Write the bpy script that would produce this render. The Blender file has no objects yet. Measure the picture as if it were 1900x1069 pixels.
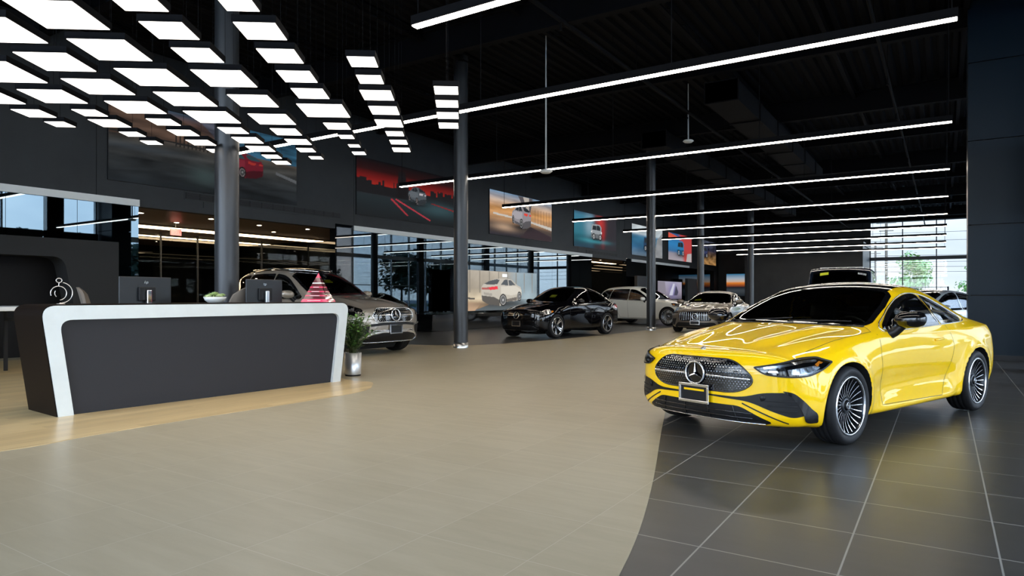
import bpy, bmesh, math, random
import numpy as np
from mathutils import Vector, Matrix, Quaternion
from mathutils.bvhtree import BVHTree
from mathutils.geometry import barycentric_transform
PI = math.pi
random.seed(7)
SC = bpy.context.scene
COL = SC.collection

# ---------------------------------------------------------------- camera
CAMH, FPX, YAW = 1.28, 1240.0, math.radians(32.83)
cd = bpy.data.cameras.new('camera'); cam = bpy.data.objects.new('camera', cd); COL.objects.link(cam)
cd.sensor_width = 36.0; cd.lens = FPX / 1900 * 36
cd.shift_y = (550 - 534.5) / 1900
cd.clip_end = 600
cam.location = (0, 0, CAMH); cam.rotation_euler = (PI/2, 0, YAW)
SC.camera = cam
SC.view_settings.view_transform = 'Standard'; SC.view_settings.look = 'None'
SC.view_settings.gamma = 1.0; SC.view_settings.use_curve_mapping = False
SC.view_settings.exposure = 1.4
cy = SC.cycles
cy.use_denoising = True
cy.max_bounces = 8; cy.diffuse_bounces = 3; cy.glossy_bounces = 4
cy.transmission_bounces = 4; cy.transparent_max_bounces = 12
cy.caustics_reflective = False; cy.caustics_refractive = False
cy.sample_clamp_indirect = 4.0
cy.use_adaptive_sampling = True; cy.adaptive_threshold = 0.02

FW = Vector((-math.sin(YAW), math.cos(YAW))); RT = Vector((math.cos(YAW), math.sin(YAW)))
def ground(px, py, z=0.0):
    """world point at height z behind a pixel of the photograph (used once, to lay out the plan)"""
    d = FPX * (CAMH - z) / (py - 550.0); l = (px - 950.0) / FPX * d
    p = FW * d + RT * l
    return Vector((p.x, p.y, z))

# ---------------------------------------------------------------- sky
w = bpy.data.worlds.new('overcast_sky'); SC.world = w; w.use_nodes = True
nt = w.node_tree; nt.nodes.clear()
def N(nt, t, **k):
    n = nt.nodes.new(t)
    for a, b in k.items():
        if a.startswith('i_'): n.inputs[a[2:].replace('_', ' ')].default_value = b
        else: setattr(n, a, b)
    return n
o_ = N(nt, 'ShaderNodeOutputWorld'); bg = N(nt, 'ShaderNodeBackground')
tc = N(nt, 'ShaderNodeTexCoord'); sp = N(nt, 'ShaderNodeSeparateXYZ')
rm = N(nt, 'ShaderNodeValToRGB'); nz = N(nt, 'ShaderNodeTexNoise', i_Scale=2.2, i_Detail=5.0, i_Roughness=.55)
mp = N(nt, 'ShaderNodeMapping'); mp.inputs['Scale'].default_value = (1, 1, 3.5)
rc = N(nt, 'ShaderNodeValToRGB'); mx = N(nt, 'ShaderNodeMixRGB', blend_type='MULTIPLY'); mx.inputs[0].default_value = 1
rm.color_ramp.elements[0].position = 0.0; rm.color_ramp.elements[0].color = (.96, .97, 1.0, 1)
rm.color_ramp.elements[1].position = 0.7; rm.color_ramp.elements[1].color = (.36, .58, .95, 1)
rc.color_ramp.elements[0].position = .35; rc.color_ramp.elements[0].color = (.62, .68, .76, 1)
rc.color_ramp.elements[1].position = .62; rc.color_ramp.elements[1].color = (1, 1, 1, 1)
L = nt.links.new
L(tc.outputs['Generated'], sp.inputs[0]); L(sp.outputs['Z'], rm.inputs[0])
L(tc.outputs['Generated'], mp.inputs[0]); L(mp.outputs[0], nz.inputs[0]); L(nz.outputs[0], rc.inputs[0])
L(rm.outputs[0], mx.inputs[1]); L(rc.outputs[0], mx.inputs[2]); L(mx.outputs[0], bg.inputs[0])
# the sun stands behind the clouds in the south-east: the sky is much brighter there than over the north window
dp = N(nt, 'ShaderNodeVectorMath', operation='DOT_PRODUCT'); dp.inputs[1].default_value = (.80, -.60, .25); L(tc.outputs['Generated'], dp.inputs[0])
mr = N(nt, 'ShaderNodeMapRange', interpolation_type='SMOOTHSTEP'); L(dp.outputs['Value'], mr.inputs['Value'])
for k_, v_ in (('From Min', -.50), ('From Max', .18), ('To Min', .60), ('To Max', 4.1)): mr.inputs[k_].default_value = v_
L(mr.outputs[0], bg.inputs[1])
L(bg.outputs[0], o_.inputs[0])
PANEL_EMIT, STRIP_EMIT, WARM_EMIT = 1.7, 10.5, 4.0

# ---------------------------------------------------------------- helpers
def link(o, parent=None):
    COL.objects.link(o)
    if parent is not None: o.parent = parent
    return o
def tag(o, label=None, cat=None, group=None, kind=None):
    if label: o['label'] = label
    if cat: o['category'] = cat
    if group: o['group'] = group
    if kind: o['kind'] = kind
    return o
def empty(name, loc=(0, 0, 0), rz=0.0, label=None, cat=None, group=None):
    o = bpy.data.objects.new(name, None); o.location = loc; o.rotation_euler = (0, 0, rz)
    o.empty_display_size = .1
    return tag(link(o), label, cat, group)
ORD = ['zeroth', 'first', 'second', 'third', 'fourth', 'fifth', 'sixth', 'seventh', 'eighth', 'ninth', 'tenth', 'eleventh', 'twelfth', 'thirteenth']

class MB:
    """collects geometry, then links it as ONE mesh object"""
    def __init__(s): s.v = []; s.f = []; s.m = []; s.sm = []
    def add(s, vs, fs, mi=0, smooth=False):
        b = len(s.v); s.v += [tuple(v) for v in vs]
        for f in fs: s.f.append(tuple(b + i for i in f)); s.m.append(mi); s.sm.append(smooth)
        return s
    def box(s, x0, x1, y0, y1, z0, z1, mi=0):
        return s.add([(x0,y0,z0),(x1,y0,z0),(x1,y1,z0),(x0,y1,z0),(x0,y0,z1),(x1,y0,z1),(x1,y1,z1),(x0,y1,z1)],
                     [(0,3,2,1),(4,5,6,7),(0,1,5,4),(1,2,6,5),(2,3,7,6),(3,0,4,7)], mi)
    def bar(s, a, b, wd, ht, mi=0, up=(0,0,1)):
        """box of width wd, height ht running from a to b (centre line)"""
        a = Vector(a); b = Vector(b); d = (b-a).normalized(); up = Vector(up)
        sd = d.cross(up)
        sd = sd.normalized() if sd.length > 1e-5 else Vector((1,0,0)); u = sd.cross(d)
        vs = []
        for p in (a, b):
            for i, j in ((-1,-1),(1,-1),(1,1),(-1,1)): vs.append(p + sd*(i*wd/2) + u*(j*ht/2))
        return s.add(vs, [(0,1,2,3),(4,7,6,5),(0,4,5,1),(1,5,6,2),(2,6,7,3),(3,7,4,0)], mi)
    def tube(s, pts, r, n=8, mi=0, closed=False, caps=True, taper=None):
        pts = [Vector(p) for p in pts]; k = len(pts); vs = []; ref = None
        for i, p in enumerate(pts):
            if closed: t = pts[(i+1) % k] - pts[i-1]
            else: t = pts[min(i+1, k-1)] - pts[max(i-1, 0)]
            t.normalize()
            if ref is None: ref = t.orthogonal().normalized()
            ref = (ref - t*ref.dot(t)).normalized(); bn = t.cross(ref)
            rr = r if taper is None else r*taper[i]
            for j in range(n):
                a = 2*PI*j/n; vs.append(p + (ref*math.cos(a) + bn*math.sin(a))*rr)
        fs = []
        for i in range(k if closed else k-1):
            for j in range(n):
                a, b = i*n+j, i*n+(j+1) % n; c, d = ((i+1) % k)*n+(j+1) % n, ((i+1) % k)*n+j
                fs.append((a, b, c, d))
        s.add(vs, fs, mi, True)
        if not closed and caps:
            s.add(vs[:n], [tuple(range(n))[::-1]], mi); s.add(vs[-n:], [tuple(range(n))], mi)
        return s
    def lathe(s, prof, n=32, mi=0, M=None, smooth=True, mis=None):
        """prof: (r, z) pairs turned about z; M places it"""
        M = M or Matrix(); vs = []; k = len(prof)
        for r, z in prof:
            for j in range(n):
                a = 2*PI*j/n; vs.append(M @ Vector((r*math.cos(a), r*math.sin(a), z)))
        for i in range(k-1):
            fs = [(i*n+j, i*n+(j+1) % n, (i+1)*n+(j+1) % n, (i+1)*n+j) for j in range(n)]
            b = len(s.v)
            if i == 0: s.v += [tuple(v) for v in vs]; base = b
            for f in fs: s.f.append(tuple(base+q for q in f)); s.m.append(mis[i] if mis else mi); s.sm.append(smooth)
        return s
    def prism(s, poly, z0, z1, mi=0, M=None):
        M = M or Matrix(); n = len(poly)
        vs = [M @ Vector((x, y, z0)) for x, y in poly] + [M @ Vector((x, y, z1)) for x, y in poly]
        return s.add(vs, [tuple(range(n))[::-1], tuple(range(n, 2*n))] + [(i, (i+1) % n, n+(i+1) % n, n+i) for i in range(n)], mi)
    def build(s, name, mats, parent=None, bevel=0, loc=None, subsurf=0, normals=None):
        me = bpy.data.meshes.new(name); me.from_pydata(s.v, [], s.f)
        if not isinstance(mats, (list, tuple)): mats = [mats]
        for m in mats: me.materials.append(m)
        me.polygons.foreach_set('material_index', s.m); me.polygons.foreach_set('use_smooth', s.sm)
        me.update()
        if normals is not None: me.normals_split_custom_set_from_vertices(normals)
        o = bpy.data.objects.new(name, me); link(o, parent)
        if loc is not None: o.location = loc
        if bevel:
            b = o.modifiers.new('bevel', 'BEVEL'); b.width = bevel; b.segments = 2; b.limit_method = 'ANGLE'; b.angle_limit = math.radians(40)
        if subsurf:
            b = o.modifiers.new('sub', 'SUBSURF'); b.levels = subsurf; b.render_levels = subsurf
        return o
def rrect(w_, h_, r, n=6, cx=0, cy=0):
    pts = []
    for qx, qy, a0 in ((1,1,0),(-1,1,90),(-1,-1,180),(1,-1,270)):
        for i in range(n+1):
            a = math.radians(a0 + 90*i/n)
            pts.append((cx+qx*(w_/2-r)+r*math.cos(a), cy+qy*(h_/2-r)+r*math.sin(a)))
    return pts
def smooth_poly(pts, n=6, closed=True, t=.5):
    """Catmull-Rom through points"""
    k = len(pts); out = []
    rng = range(k) if closed else range(k-1)
    g = (lambda i: pts[i % k]) if closed else (lambda i: pts[max(0, min(k-1, i))])
    for i in rng:
        p0, p1, p2, p3 = g(i-1), g(i), g(i+1), g(i+2)
        for j in range(n):
            u = j/n; out.append(tuple(.5*((2*p1[c]) + (-p0[c]+p2[c])*u + (2*p0[c]-5*p1[c]+4*p2[c]-p3[c])*u*u + (-p0[c]+3*p1[c]-3*p2[c]+p3[c])*u**3) for c in range(len(p1))))
    if not closed: out.append(tuple(pts[-1]))
    return out
def corner_poly(pts, n=5):
    """polygon whose corners (x, y, r) are rounded by radius-like r"""
    out = []; k = len(pts)
    for i, p in enumerate(pts):
        a = Vector(pts[i-1][:2]); b = Vector(p[:2]); c = Vector(pts[(i+1) % k][:2]); r = p[2] if len(p) > 2 else 0
        if r <= 0: out.append(tuple(b)); continue
        da = a-b; dc = c-b; ra = min(r, da.length*.49); rc_ = min(r, dc.length*.49)
        A = b+da.normalized()*ra; C_ = b+dc.normalized()*rc_
        for j in range(n+1):
            u = j/n; out.append(tuple(A*(1-u)**2 + b*2*u*(1-u) + C_*u*u))
    return out
def densify(pts, h, closed=True):
    out = []; k = len(pts)
    for i in range(k if closed else k-1):
        a = Vector(pts[i]); b = Vector(pts[(i+1) % k]); m = max(1, int(math.ceil((b-a).length/h)))
        for j in range(m): out.append(tuple(a.lerp(b, j/m)))
    if not closed: out.append(tuple(pts[-1]))
    return out
def inside(poly, x, y):
    c = False; n = len(poly); j = n-1
    for i in range(n):
        xi, yi = poly[i][0], poly[i][1]; xj, yj = poly[j][0], poly[j][1]
        if (yi > y) != (yj > y) and x < (xj-xi)*(y-yi)/(yj-yi)+xi: c = not c
        j = i
    return c
def seg_dist(poly, x, y, closed=True):
    m = 9e9; n = len(poly)
    for i in range(n if closed else n-1):
        ax, ay = poly[i][0], poly[i][1]; bx, by = poly[(i+1) % n][0], poly[(i+1) % n][1]
        dx, dy = bx-ax, by-ay; l2 = dx*dx+dy*dy
        t = 0 if l2 == 0 else max(0, min(1, ((x-ax)*dx+(y-ay)*dy)/l2))
        m = min(m, math.hypot(x-ax-t*dx, y-ay-t*dy))
    return m

def lettering(name, body, size, m, parent, loc, rot, shear=0.0, extrude=.002):
    """raised letters as a plain mesh, origin at the middle of the base line"""
    tx = bpy.data.curves.new('tmp_text', 'FONT'); tx.body = body; tx.size = size; tx.align_x = 'CENTER'; tx.extrude = extrude; tx.shear = shear
    t = bpy.data.objects.new('tmp_text', tx); COL.objects.link(t); dg = bpy.context.evaluated_depsgraph_get()
    me = bpy.data.meshes.new_from_object(t.evaluated_get(dg)); bpy.data.objects.remove(t); me.materials.clear(); me.materials.append(m)
    o = bpy.data.objects.new(name, me); link(o, parent); o.location = loc; o.rotation_euler = rot; return o

# ---------------------------------------------------------------- materials
def mat(name, col, rough=.5, metal=0.0, coat=0.0, spec=.5, emit=None, es=0.0, coat_rough=.03, noise=None, bump=None, ior=None):
    m = bpy.data.materials.new(name); m.use_nodes = True; nt = m.node_tree; b = nt.nodes['Principled BSDF']
    b.inputs['Base Color'].default_value = (*col, 1); b.inputs['Roughness'].default_value = rough
    b.inputs['Metallic'].default_value = metal; b.inputs['Coat Weight'].default_value = coat
    b.inputs['Coat Roughness'].default_value = coat_rough; b.inputs['Specular IOR Level'].default_value = spec
    if ior: b.inputs['IOR'].default_value = ior
    if emit: b.inputs['Emission Color'].default_value = (*emit, 1); b.inputs['Emission Strength'].default_value = es
    if noise or bump:
        t = N(nt, 'ShaderNodeTexCoord')
        if noise:      # (scale, amount, stretch)
            mpn = N(nt, 'ShaderNodeMapping'); mpn.inputs['Scale'].default_value = noise[2] if len(noise) > 2 else (1,1,1)
            n = N(nt, 'ShaderNodeTexNoise', i_Scale=noise[0], i_Detail=6.0, i_Roughness=.6)
            r = N(nt, 'ShaderNodeValToRGB'); a = noise[1]
            r.color_ramp.elements[0].position = .3; r.color_ramp.elements[1].position = .7
            r.color_ramp.elements[0].color = (*[max(0, c*(1-a)) for c in col], 1); r.color_ramp.elements[1].color = (*[min(1, c*(1+a)) for c in col], 1)
            nt.links.new(t.outputs['Object'], mpn.inputs[0]); nt.links.new(mpn.outputs[0], n.inputs[0])
            nt.links.new(n.outputs[0], r.inputs[0]); nt.links.new(r.outputs[0], b.inputs['Base Color'])
        if bump:
            n2 = N(nt, 'ShaderNodeTexNoise', i_Scale=bump[0], i_Detail=3.0); bp = N(nt, 'ShaderNodeBump', i_Strength=bump[1], i_Distance=.01)
            nt.links.new(t.outputs['Object'], n2.inputs[0]); nt.links.new(n2.outputs[0], bp.inputs['Height']); nt.links.new(bp.outputs[0], b.inputs['Normal'])
    return m
def glass(name, tint=(1,1,1), rough=0.0, refl=1.0, ior=1.5, gcol=(1,1,1)):
    """thin pane: light passes straight through, tinted, plus a fresnel reflection"""
    m = bpy.data.materials.new(name); m.use_nodes = True; nt = m.node_tree; nt.nodes.clear()
    o = N(nt, 'ShaderNodeOutputMaterial'); t = N(nt, 'ShaderNodeBsdfTransparent'); g = N(nt, 'ShaderNodeBsdfGlossy')
    t.inputs[0].default_value = (*tint, 1); g.inputs[0].default_value = (*gcol, 1); g.inputs['Roughness'].default_value = rough
    f = N(nt, 'ShaderNodeFresnel', i_IOR=ior); mm = N(nt, 'ShaderNodeMath', operation='MULTIPLY'); mm.inputs[1].default_value = refl; mm.use_clamp = True
    x = N(nt, 'ShaderNodeMixShader')
    nt.links.new(f.outputs[0], mm.inputs[0]); nt.links.new(mm.outputs[0], x.inputs[0]); nt.links.new(t.outputs[0], x.inputs[1]); nt.links.new(g.outputs[0], x.inputs[2]); nt.links.new(x.outputs[0], o.inputs[0])
    return m
def emitter(name, col, s):
    return mat(name, (.8, .8, .8), .5, emit=col, es=s)
M = {}
M['black'] = mat('black_matte', (.006, .006, .007), .6)
M['black_gloss'] = mat('black_gloss', (.004, .004, .005), .08, coat=.5)
M['plastic'] = mat('dark_plastic', (.009, .009, .010), .42, spec=.3)
M['rubber'] = mat('tyre_rubber', (.009, .009, .010), .6, spec=.3, bump=(60, .12))
M['chrome'] = mat('chrome', (.82, .83, .85), .07, 1.0)
M['silver'] = mat('machined_aluminium', (.72, .73, .75), .22, 1.0)
M['steel'] = mat('brushed_steel', (.62, .64, .66), .28, 1.0, noise=(9, .12, (1, 1, 30)))
M['rim_dark'] = mat('rim_dark_paint', (.03, .032, .036), .3, .6)
M['rim_grey'] = mat('rim_grey_paint', (.25, .26, .28), .25, .9)
M['liner'] = mat('wheel_arch_liner', (.006, .006, .006), .9)
M['seat'] = mat('dark_leather', (.018, .018, .02), .5)
M['cglass'] = glass('car_glass', (.55, .60, .58), 0, 1.6)
M['cglass_dark'] = glass('car_privacy_glass', (.07, .075, .08), 0, 1.3)
M['lamp_glass'] = glass('lamp_lens', (.93, .95, .97), 0, .9)
M['yellow_tag'] = mat('yellow_tag', (.75, .78, .02), .5)
M['white_paper'] = mat('white_paper', (.75, .75, .73), .6)
M['amber'] = mat('amber_lens', (.95, .28, .02), .15, coat=1)
M['red_lens'] = mat('red_lens', (.5, .01, .01), .1, coat=1)
M['tanhide'] = mat('tan_hide', (.28, .2, .13), .5)
# ---------------------------------------------------------------- car builder
def pchip(pts, x):
    xs = np.array([p[0] for p in pts], float); ys = np.array([p[1] for p in pts], float)
    h = np.diff(xs); d = np.diff(ys)/h; m = np.zeros_like(xs)
    if len(xs) > 2:
        for i in range(1, len(xs)-1):
            if d[i-1]*d[i] > 0:
                w1 = 2*h[i]+h[i-1]; w2 = h[i]+2*h[i-1]; m[i] = (w1+w2)/(w1/d[i-1]+w2/d[i])
    m[0] = d[0]; m[-1] = d[-1]
    x = np.clip(x, xs[0], xs[-1]); i = np.clip(np.searchsorted(xs, x, 'right')-1, 0, len(xs)-2)
    t = (x-xs[i])/h[i]; t2 = t*t; t3 = t2*t
    return (2*t3-3*t2+1)*ys[i]+(t3-2*t2+t)*h[i]*m[i]+(-2*t3+3*t2)*ys[i+1]+(t3-t2)*h[i]*m[i+1]
def bspl(P, n, mirror):
    """uniform cubic B-spline along axis 0 of P; mirror: ends are symmetry planes (y flips), else clamped"""
    if mirror:
        f = np.array([1, -1, 1.0]); Q = np.concatenate([P[1:2]*f, P, P[-2:-1]*f])
    else:
        Q = np.concatenate([2*P[:1]-P[1:2], P, 2*P[-1:]-P[-2:-1]])
    out = []; k = P.shape[0]
    for i in range(k-1):
        for j in range(n):
            t = j/n; b = ((1-t)**3/6, (3*t**3-6*t*t+4)/6, (-3*t**3+3*t*t+3*t+1)/6, t**3/6)
            out.append(sum(b[q]*Q[i+q] for q in range(4)))
    t = 1.0; i = k-2; b = (0, 1/6, 4/6, 1/6); out.append(sum(b[q]*Q[i+q] for q in range(4)))
    return np.array(out)
def sstep(a, b, x):
    t = np.clip((x-a)/(b-a), 0, 1); return t*t*(3-2*t)

class Car:
    def __init__(c, spec):
        c.sp = spec; c.L = spec['L']; c.sf = spec['sf']; c.sr = spec['sr']; c.C = (c.sf+c.sr)/2
        c.R = spec['R']; c.arch = spec.get('arch', c.R+.045)
        c.body()
    def P(c, s, y, z): return Vector((c.C-s, y, z))
    def section(c, s):
        S = c.sp['cur']; g = {k: float(pchip(v, s)) for k, v in S.items()}
        zr, zc, yr = g['zr'], g['zc'], g['yr']; yb, zl = g['yb'], g['zbelt']
        bul = c.sp.get('bulge', .012)
        pts = [(0, g['zb']), (.55*g['wl'], g['zb']), (g['wl']-.05, g['zb']), (g['wl'], g['zb']+.05),
               (g['wm'], g['zm']), (g['wx'], g['zx']), (g['ws'], g['zs'])]
        if c.sp.get('crease'): pts.append((g['ws'], g['zs']))
        pts += [(yb, zl), ((yb+yr)/2+bul, (zl+zr)/2)]
        pts.append((yr, zr))
        if c.sp.get('crease_roof'): pts += [(yr-.01, zr+.005)]
        pts += [(.72*yr, zr+(zc-zr)*.62), (.36*yr, zr+(zc-zr)*.93), (0, zc)]
        return pts
    def body(c):
        sp = c.sp; L = c.L
        st = np.concatenate([[.13, .19, .26, .34], np.linspace(.43, L-.43, sp.get('ns', 40)), [L-.34, L-.26, L-.19, L-.13]])
        rows = [[(s, y, z) for y, z in c.section(s)] for s in st]
        rows = np.array(rows)
        def cap(row, s_at, scales):
            out = []
            zc_ = (row[0, 2]+row[-1, 2])/2
            for k, s in zip(scales, s_at):
                r = row.copy(); r[:, 0] = s; r[:, 1] *= k; r[:, 2] = zc_+(r[:, 2]-zc_)*(1-(1-k)*.93 if k < .9 else k); out.append(r)
            return out
        F = cap(rows[0], [0, 0, 0, 0, .012, .05], [0.001, .25, .55, .82, .94, .99])
        B = cap(rows[-1], [L-.05, L-.012, L, L, L, L], [.99, .94, .82, .55, .25, .001])
        net = np.array(F+list(rows)+B)
        nu, nv = sp.get('nu', 4), sp.get('nv', 5)
        A = bspl(net, nu, False)                       # along the length
        A = np.transpose(bspl(np.transpose(A, (1, 0, 2)), nv, True), (1, 0, 2))
        s, y, z = A[..., 0], A[..., 1], A[..., 2]
        ya = np.abs(y)
        # plan curvature and profile of the two ends
        wr = sp['cur']['wx'][len(sp['cur']['wx'])//2][1]
        fp = sp['front']; rp = sp['rear']
        ff = np.clip(1-s/fp['len'], 0, 1)**1.5; fr = np.clip(1-(L-s)/rp['len'], 0, 1)**1.5
        ds = fp['plan']*(ya/wr)**fp.get('pow', 2.6)+pchip(fp['prof'], z.ravel()).reshape(z.shape)
        s = s+ds*ff
        dr = rp['plan']*(ya/wr)**rp.get('pow', 2.6)+pchip(rp['prof'], z.ravel()).reshape(z.shape)
        s = s-dr*fr
        if 'tweak' in sp: s, y, z = sp['tweak'](s, y, z)
        nr, M_ = s.shape; c.nr = nr
        V = []; idx = np.zeros((nr, 2*M_-2), int)
        for i in range(nr):
            for j in range(M_): idx[i, j] = len(V); V.append((c.C-s[i, j], y[i, j] if 0 < j < M_-1 else 0.0, z[i, j]))
            for j in range(M_-2, 0, -1): idx[i, 2*M_-2-j] = len(V); V.append((c.C-s[i, j], -y[i, j], z[i, j]))
        Fs = []; K = 2*M_-2
        for i in range(nr-1):
            for j in range(K):
                Fs.append((idx[i, j], idx[i, (j+1) % K], idx[i+1, (j+1) % K], idx[i+1, j]))
        V = np.array(V)
        # merge poles
        Fs.append(tuple(idx[0, ::-1])); Fs.append(tuple(idx[-1]))
        c.V = V; c.F = Fs
        me = bpy.data.meshes.new('tmp'); me.from_pydata([tuple(v) for v in V], [], Fs); me.update()
        bm = bmesh.new(); bm.from_mesh(me); bmesh.ops.recalc_face_normals(bm, faces=bm.faces); 
        if sum(f.calc_center_median().z*f.normal.z*f.calc_area() for f in bm.faces) < 0:
            bmesh.ops.reverse_faces(bm, faces=bm.faces)
        bm.normal_update(); bm.verts.ensure_lookup_table()
        c.Nv = [v.normal.copy() for v in bm.verts]; c.F = [tuple(v.index for v in f.verts) for f in bm.faces]
        tris = []
        for f in c.F:
            for k in range(1, len(f)-1):
                if len(f) == 4 or True: tris.append((f[0], f[k], f[k+1]))
        bm.free(); bpy.data.meshes.remove(me)
        c.tris = tris; c.Vv = [Vector(v) for v in V]
        c.bvh = BVHTree.FromPolygons(c.Vv, tris)
        # part each face belongs to
        c.cent = np.array([V[list(f)].mean(0) for f in c.F]); c.part = np.zeros(len(c.F), int)
        c.fn = np.array([np.mean([c.Nv[i] for i in f], axis=0) for f in c.F])
        c.sub = {}; c.subnames = ['body']
    # ---- projection
    DIRS = {'L': ((0, -1, 0)), 'R': ((0, 1, 0)), 'F': ((-1, 0, 0)), 'B': ((1, 0, 0)), 'T': ((0, 0, -1)), 'FL': (-.70, -.714, 0), 'FR': (-.70, .714, 0), 'BL': (.70, -.714, 0), 'BR': (.70, .714, 0)}
    def cast(c, view, a, b, off=.002):
        d = Vector(c.DIRS[view]).normalized()
        if view in 'LR': o = c.P(a, 0, b) - d*3
        elif view in ('F', 'B'): o = Vector((0, a, b)) - d*6
        elif view == 'T': o = c.P(a, b, 0) + Vector((0, 0, 3))
        else:
            sgn = 1 if view[1] == 'L' else -1
            if view[0] == 'F': u = Vector((-.714, .70*sgn, 0)); o0 = c.P(0, 0, 0)    # a grows outward and rearward
            else: u = Vector((.714, .70*sgn, 0)); o0 = c.P(c.L, 0, 0)
            o = o0 + u*a + Vector((0, 0, b)) - d*3
        h, n, i, _ = c.bvh.ray_cast(o, d)
        if h is None:
            h, n, i, _ = c.bvh.find_nearest(o + d*(3 if view in 'LR' else 3.6))
        t = c.tris[i]; nn = barycentric_transform(h, *[c.Vv[k] for k in t], *[c.Nv[k] for k in t])
        nn = nn.normalized() if nn.length > 1e-6 else n
        return h + nn*off, nn
    def patch(c, view, poly, name, m, parent, h=.05, off=.002, thick=0):
        bm = bmesh.new(); poly = densify(poly, h)
        f = bm.faces.new([bm.verts.new((p[0], p[1], 0)) for p in poly])
        for ax in (0, 1):
            lo = min(p[ax] for p in poly); hi = max(p[ax] for p in poly); k = int((hi-lo)/h)
            for q in range(1, k+1):
                co = [0, 0, 0]; no = [0, 0, 0]; co[ax] = lo+q*(hi-lo)/(k+1); no[ax] = 1
                bmesh.ops.bisect_plane(bm, geom=bm.verts[:]+bm.edges[:]+bm.faces[:], plane_co=co, plane_no=no)
        bmesh.ops.triangulate(bm, faces=[f for f in bm.faces if len(f.verts) > 4])
        bm.verts.index_update(); vs = []; ns = []
        for v in bm.verts: p, n = c.cast(view, v.co.x, v.co.y, off); vs.append(p); ns.append(n)
        fs = []
        for f in bm.faces:
            q = [v.index for v in f.verts]; n = (vs[q[1]]-vs[q[0]]).cross(vs[q[2]]-vs[q[1]])
            if n.dot(ns[q[0]]) < 0: q.reverse()
            fs.append(tuple(q))
        bm.free(); mb = MB(); mb.add(vs, fs, 0, True)
        return mb.build(name, m, parent, normals=ns)
    def strip(c, view, pts, width, name, m, parent, closed=True, off=.003, h=.04, mb=None, mi=0):
        """flat band of given width along a polyline laid on the body"""
        pts = densify(pts, h, closed); k = len(pts); own = mb is None; mb = mb or MB(); vs = []; ns = []
        for i, p in enumerate(pts):
            a = Vector(pts[i-1] if (closed or i > 0) else pts[0]); b = Vector(pts[(i+1) % k] if (closed or i < k-1) else pts[-1])
            t = (b-a); t = t.normalized() if t.length > 1e-9 else Vector((1, 0)); nn = Vector((-t.y, t.x))*width/2
            for sgn in (1, -1): q, n = c.cast(view, p[0]+nn.x*sgn, p[1]+nn.y*sgn, off); vs.append(q); ns.append(n)
        fs = []
        for i in range(k if closed else k-1):
            j = (i+1) % k; q = [2*i, 2*i+1, 2*j+1, 2*j]; n = (vs[q[1]]-vs[q[0]]).cross(vs[q[2]]-vs[q[1]])
            if n.dot(ns[q[0]]) < 0: q.reverse()
            fs.append(tuple(q))
        mb.add(vs, fs, mi, True)
        return mb.build(name, m, parent) if own else None
    def rail(c, view, pts, r, mb, closed=False, off=.0, mi=0, h=.05, n=6, taper=None):
        """raised moulding laid on the body"""
        d = densify(pts, h, closed); mb.tube([c.cast(view, p[0], p[1], off)[0] for p in d], r, n, mi, closed, taper=taper)
    def claim(c, view, poly, idx, cond=None):
        """faces of the body whose centre lies in poly (seen from view) go to part idx (-1 = cut away)"""
        C0 = c.cent
        for q in range(len(c.F)):
            x, y, z = C0[q]; n = c.fn[q]; s = c.C-x
            if view == 'L':
                if y < .25 or n[1] < .12: continue
                a, b = s, z
            elif view == 'R':
                if y > -.25 or n[1] > -.12: continue
                a, b = s, z
            elif view == 'F':
                if n[0] < .1 or s > c.L*.5: continue
                a, b = y, z
            elif view == 'B':
                if n[0] > -.1 or s < c.L*.5: continue
                a, b = y, z
            else:
                if n[2] < .1 or z < .5: continue
                a, b = s, y
            if inside(poly, a, b): c.part[q] = idx
    def under(c, view, poly, margin=.03):
        """cut the shell away beneath an inset panel so that it cannot poke through"""
        for q in range(len(c.F)):
            x, y, z = c.cent[q]
            if view == 'F' and c.fn[q][0] > .1 and c.C-x < c.L*.4 and inside(poly, y, z) and seg_dist(poly, y, z) > margin: c.part[q] = -1
    def finish(c, root, paint, parts):
        """split the shell into its parts, open the wheel arches, build liners"""
        V = c.V.copy(); R = c.arch; sp = c.sp; zc = c.R
        keep = c.part >= 0
        for sw in (c.sf, c.sr):
            xw = c.C-sw
            r = np.hypot(c.cent[:, 0]-xw, (c.cent[:, 2]-zc)); 
            cut = (r < R) & (np.abs(c.cent[:, 1]) > sp.get('well', .5))
            keep &= ~cut
        cnt = {}
        for q, f in enumerate(c.F):
            if not keep[q]: continue
            for i in range(len(f)):
                e = tuple(sorted((f[i], f[(i+1) % len(f)]))); cnt[e] = cnt.get(e, 0)+1
        bound = {v for e, k in cnt.items() if k == 1 for v in e}
        for v in bound:
            if abs(V[v, 1]) < sp.get('well', .5)+.04: continue
            for sw in (c.sf, c.sr):
                xw = c.C-sw; dx, dz = V[v, 0]-xw, V[v, 2]-zc; r = math.hypot(dx, dz)
                if abs(r-R) < .075 and r > 1e-6:
                    V[v, 0] = xw+dx*R/r; V[v, 2] = zc+dz*R/r
        out = []
        for pi, (nm, mm) in enumerate(parts):
            sel = [q for q in range(len(c.F)) if keep[q] and c.part[q] == pi]
            if not sel: continue
            used = sorted({v for q in sel for v in c.F[q]}); mp_ = {v: i for i, v in enumerate(used)}
            mb = MB(); mb.add([V[v] for v in used], [tuple(mp_[v] for v in c.F[q]) for q in sel], 0, True)
            out.append(mb.build(nm, mm, root, normals=[c.Nv[v] for v in used]))
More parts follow.
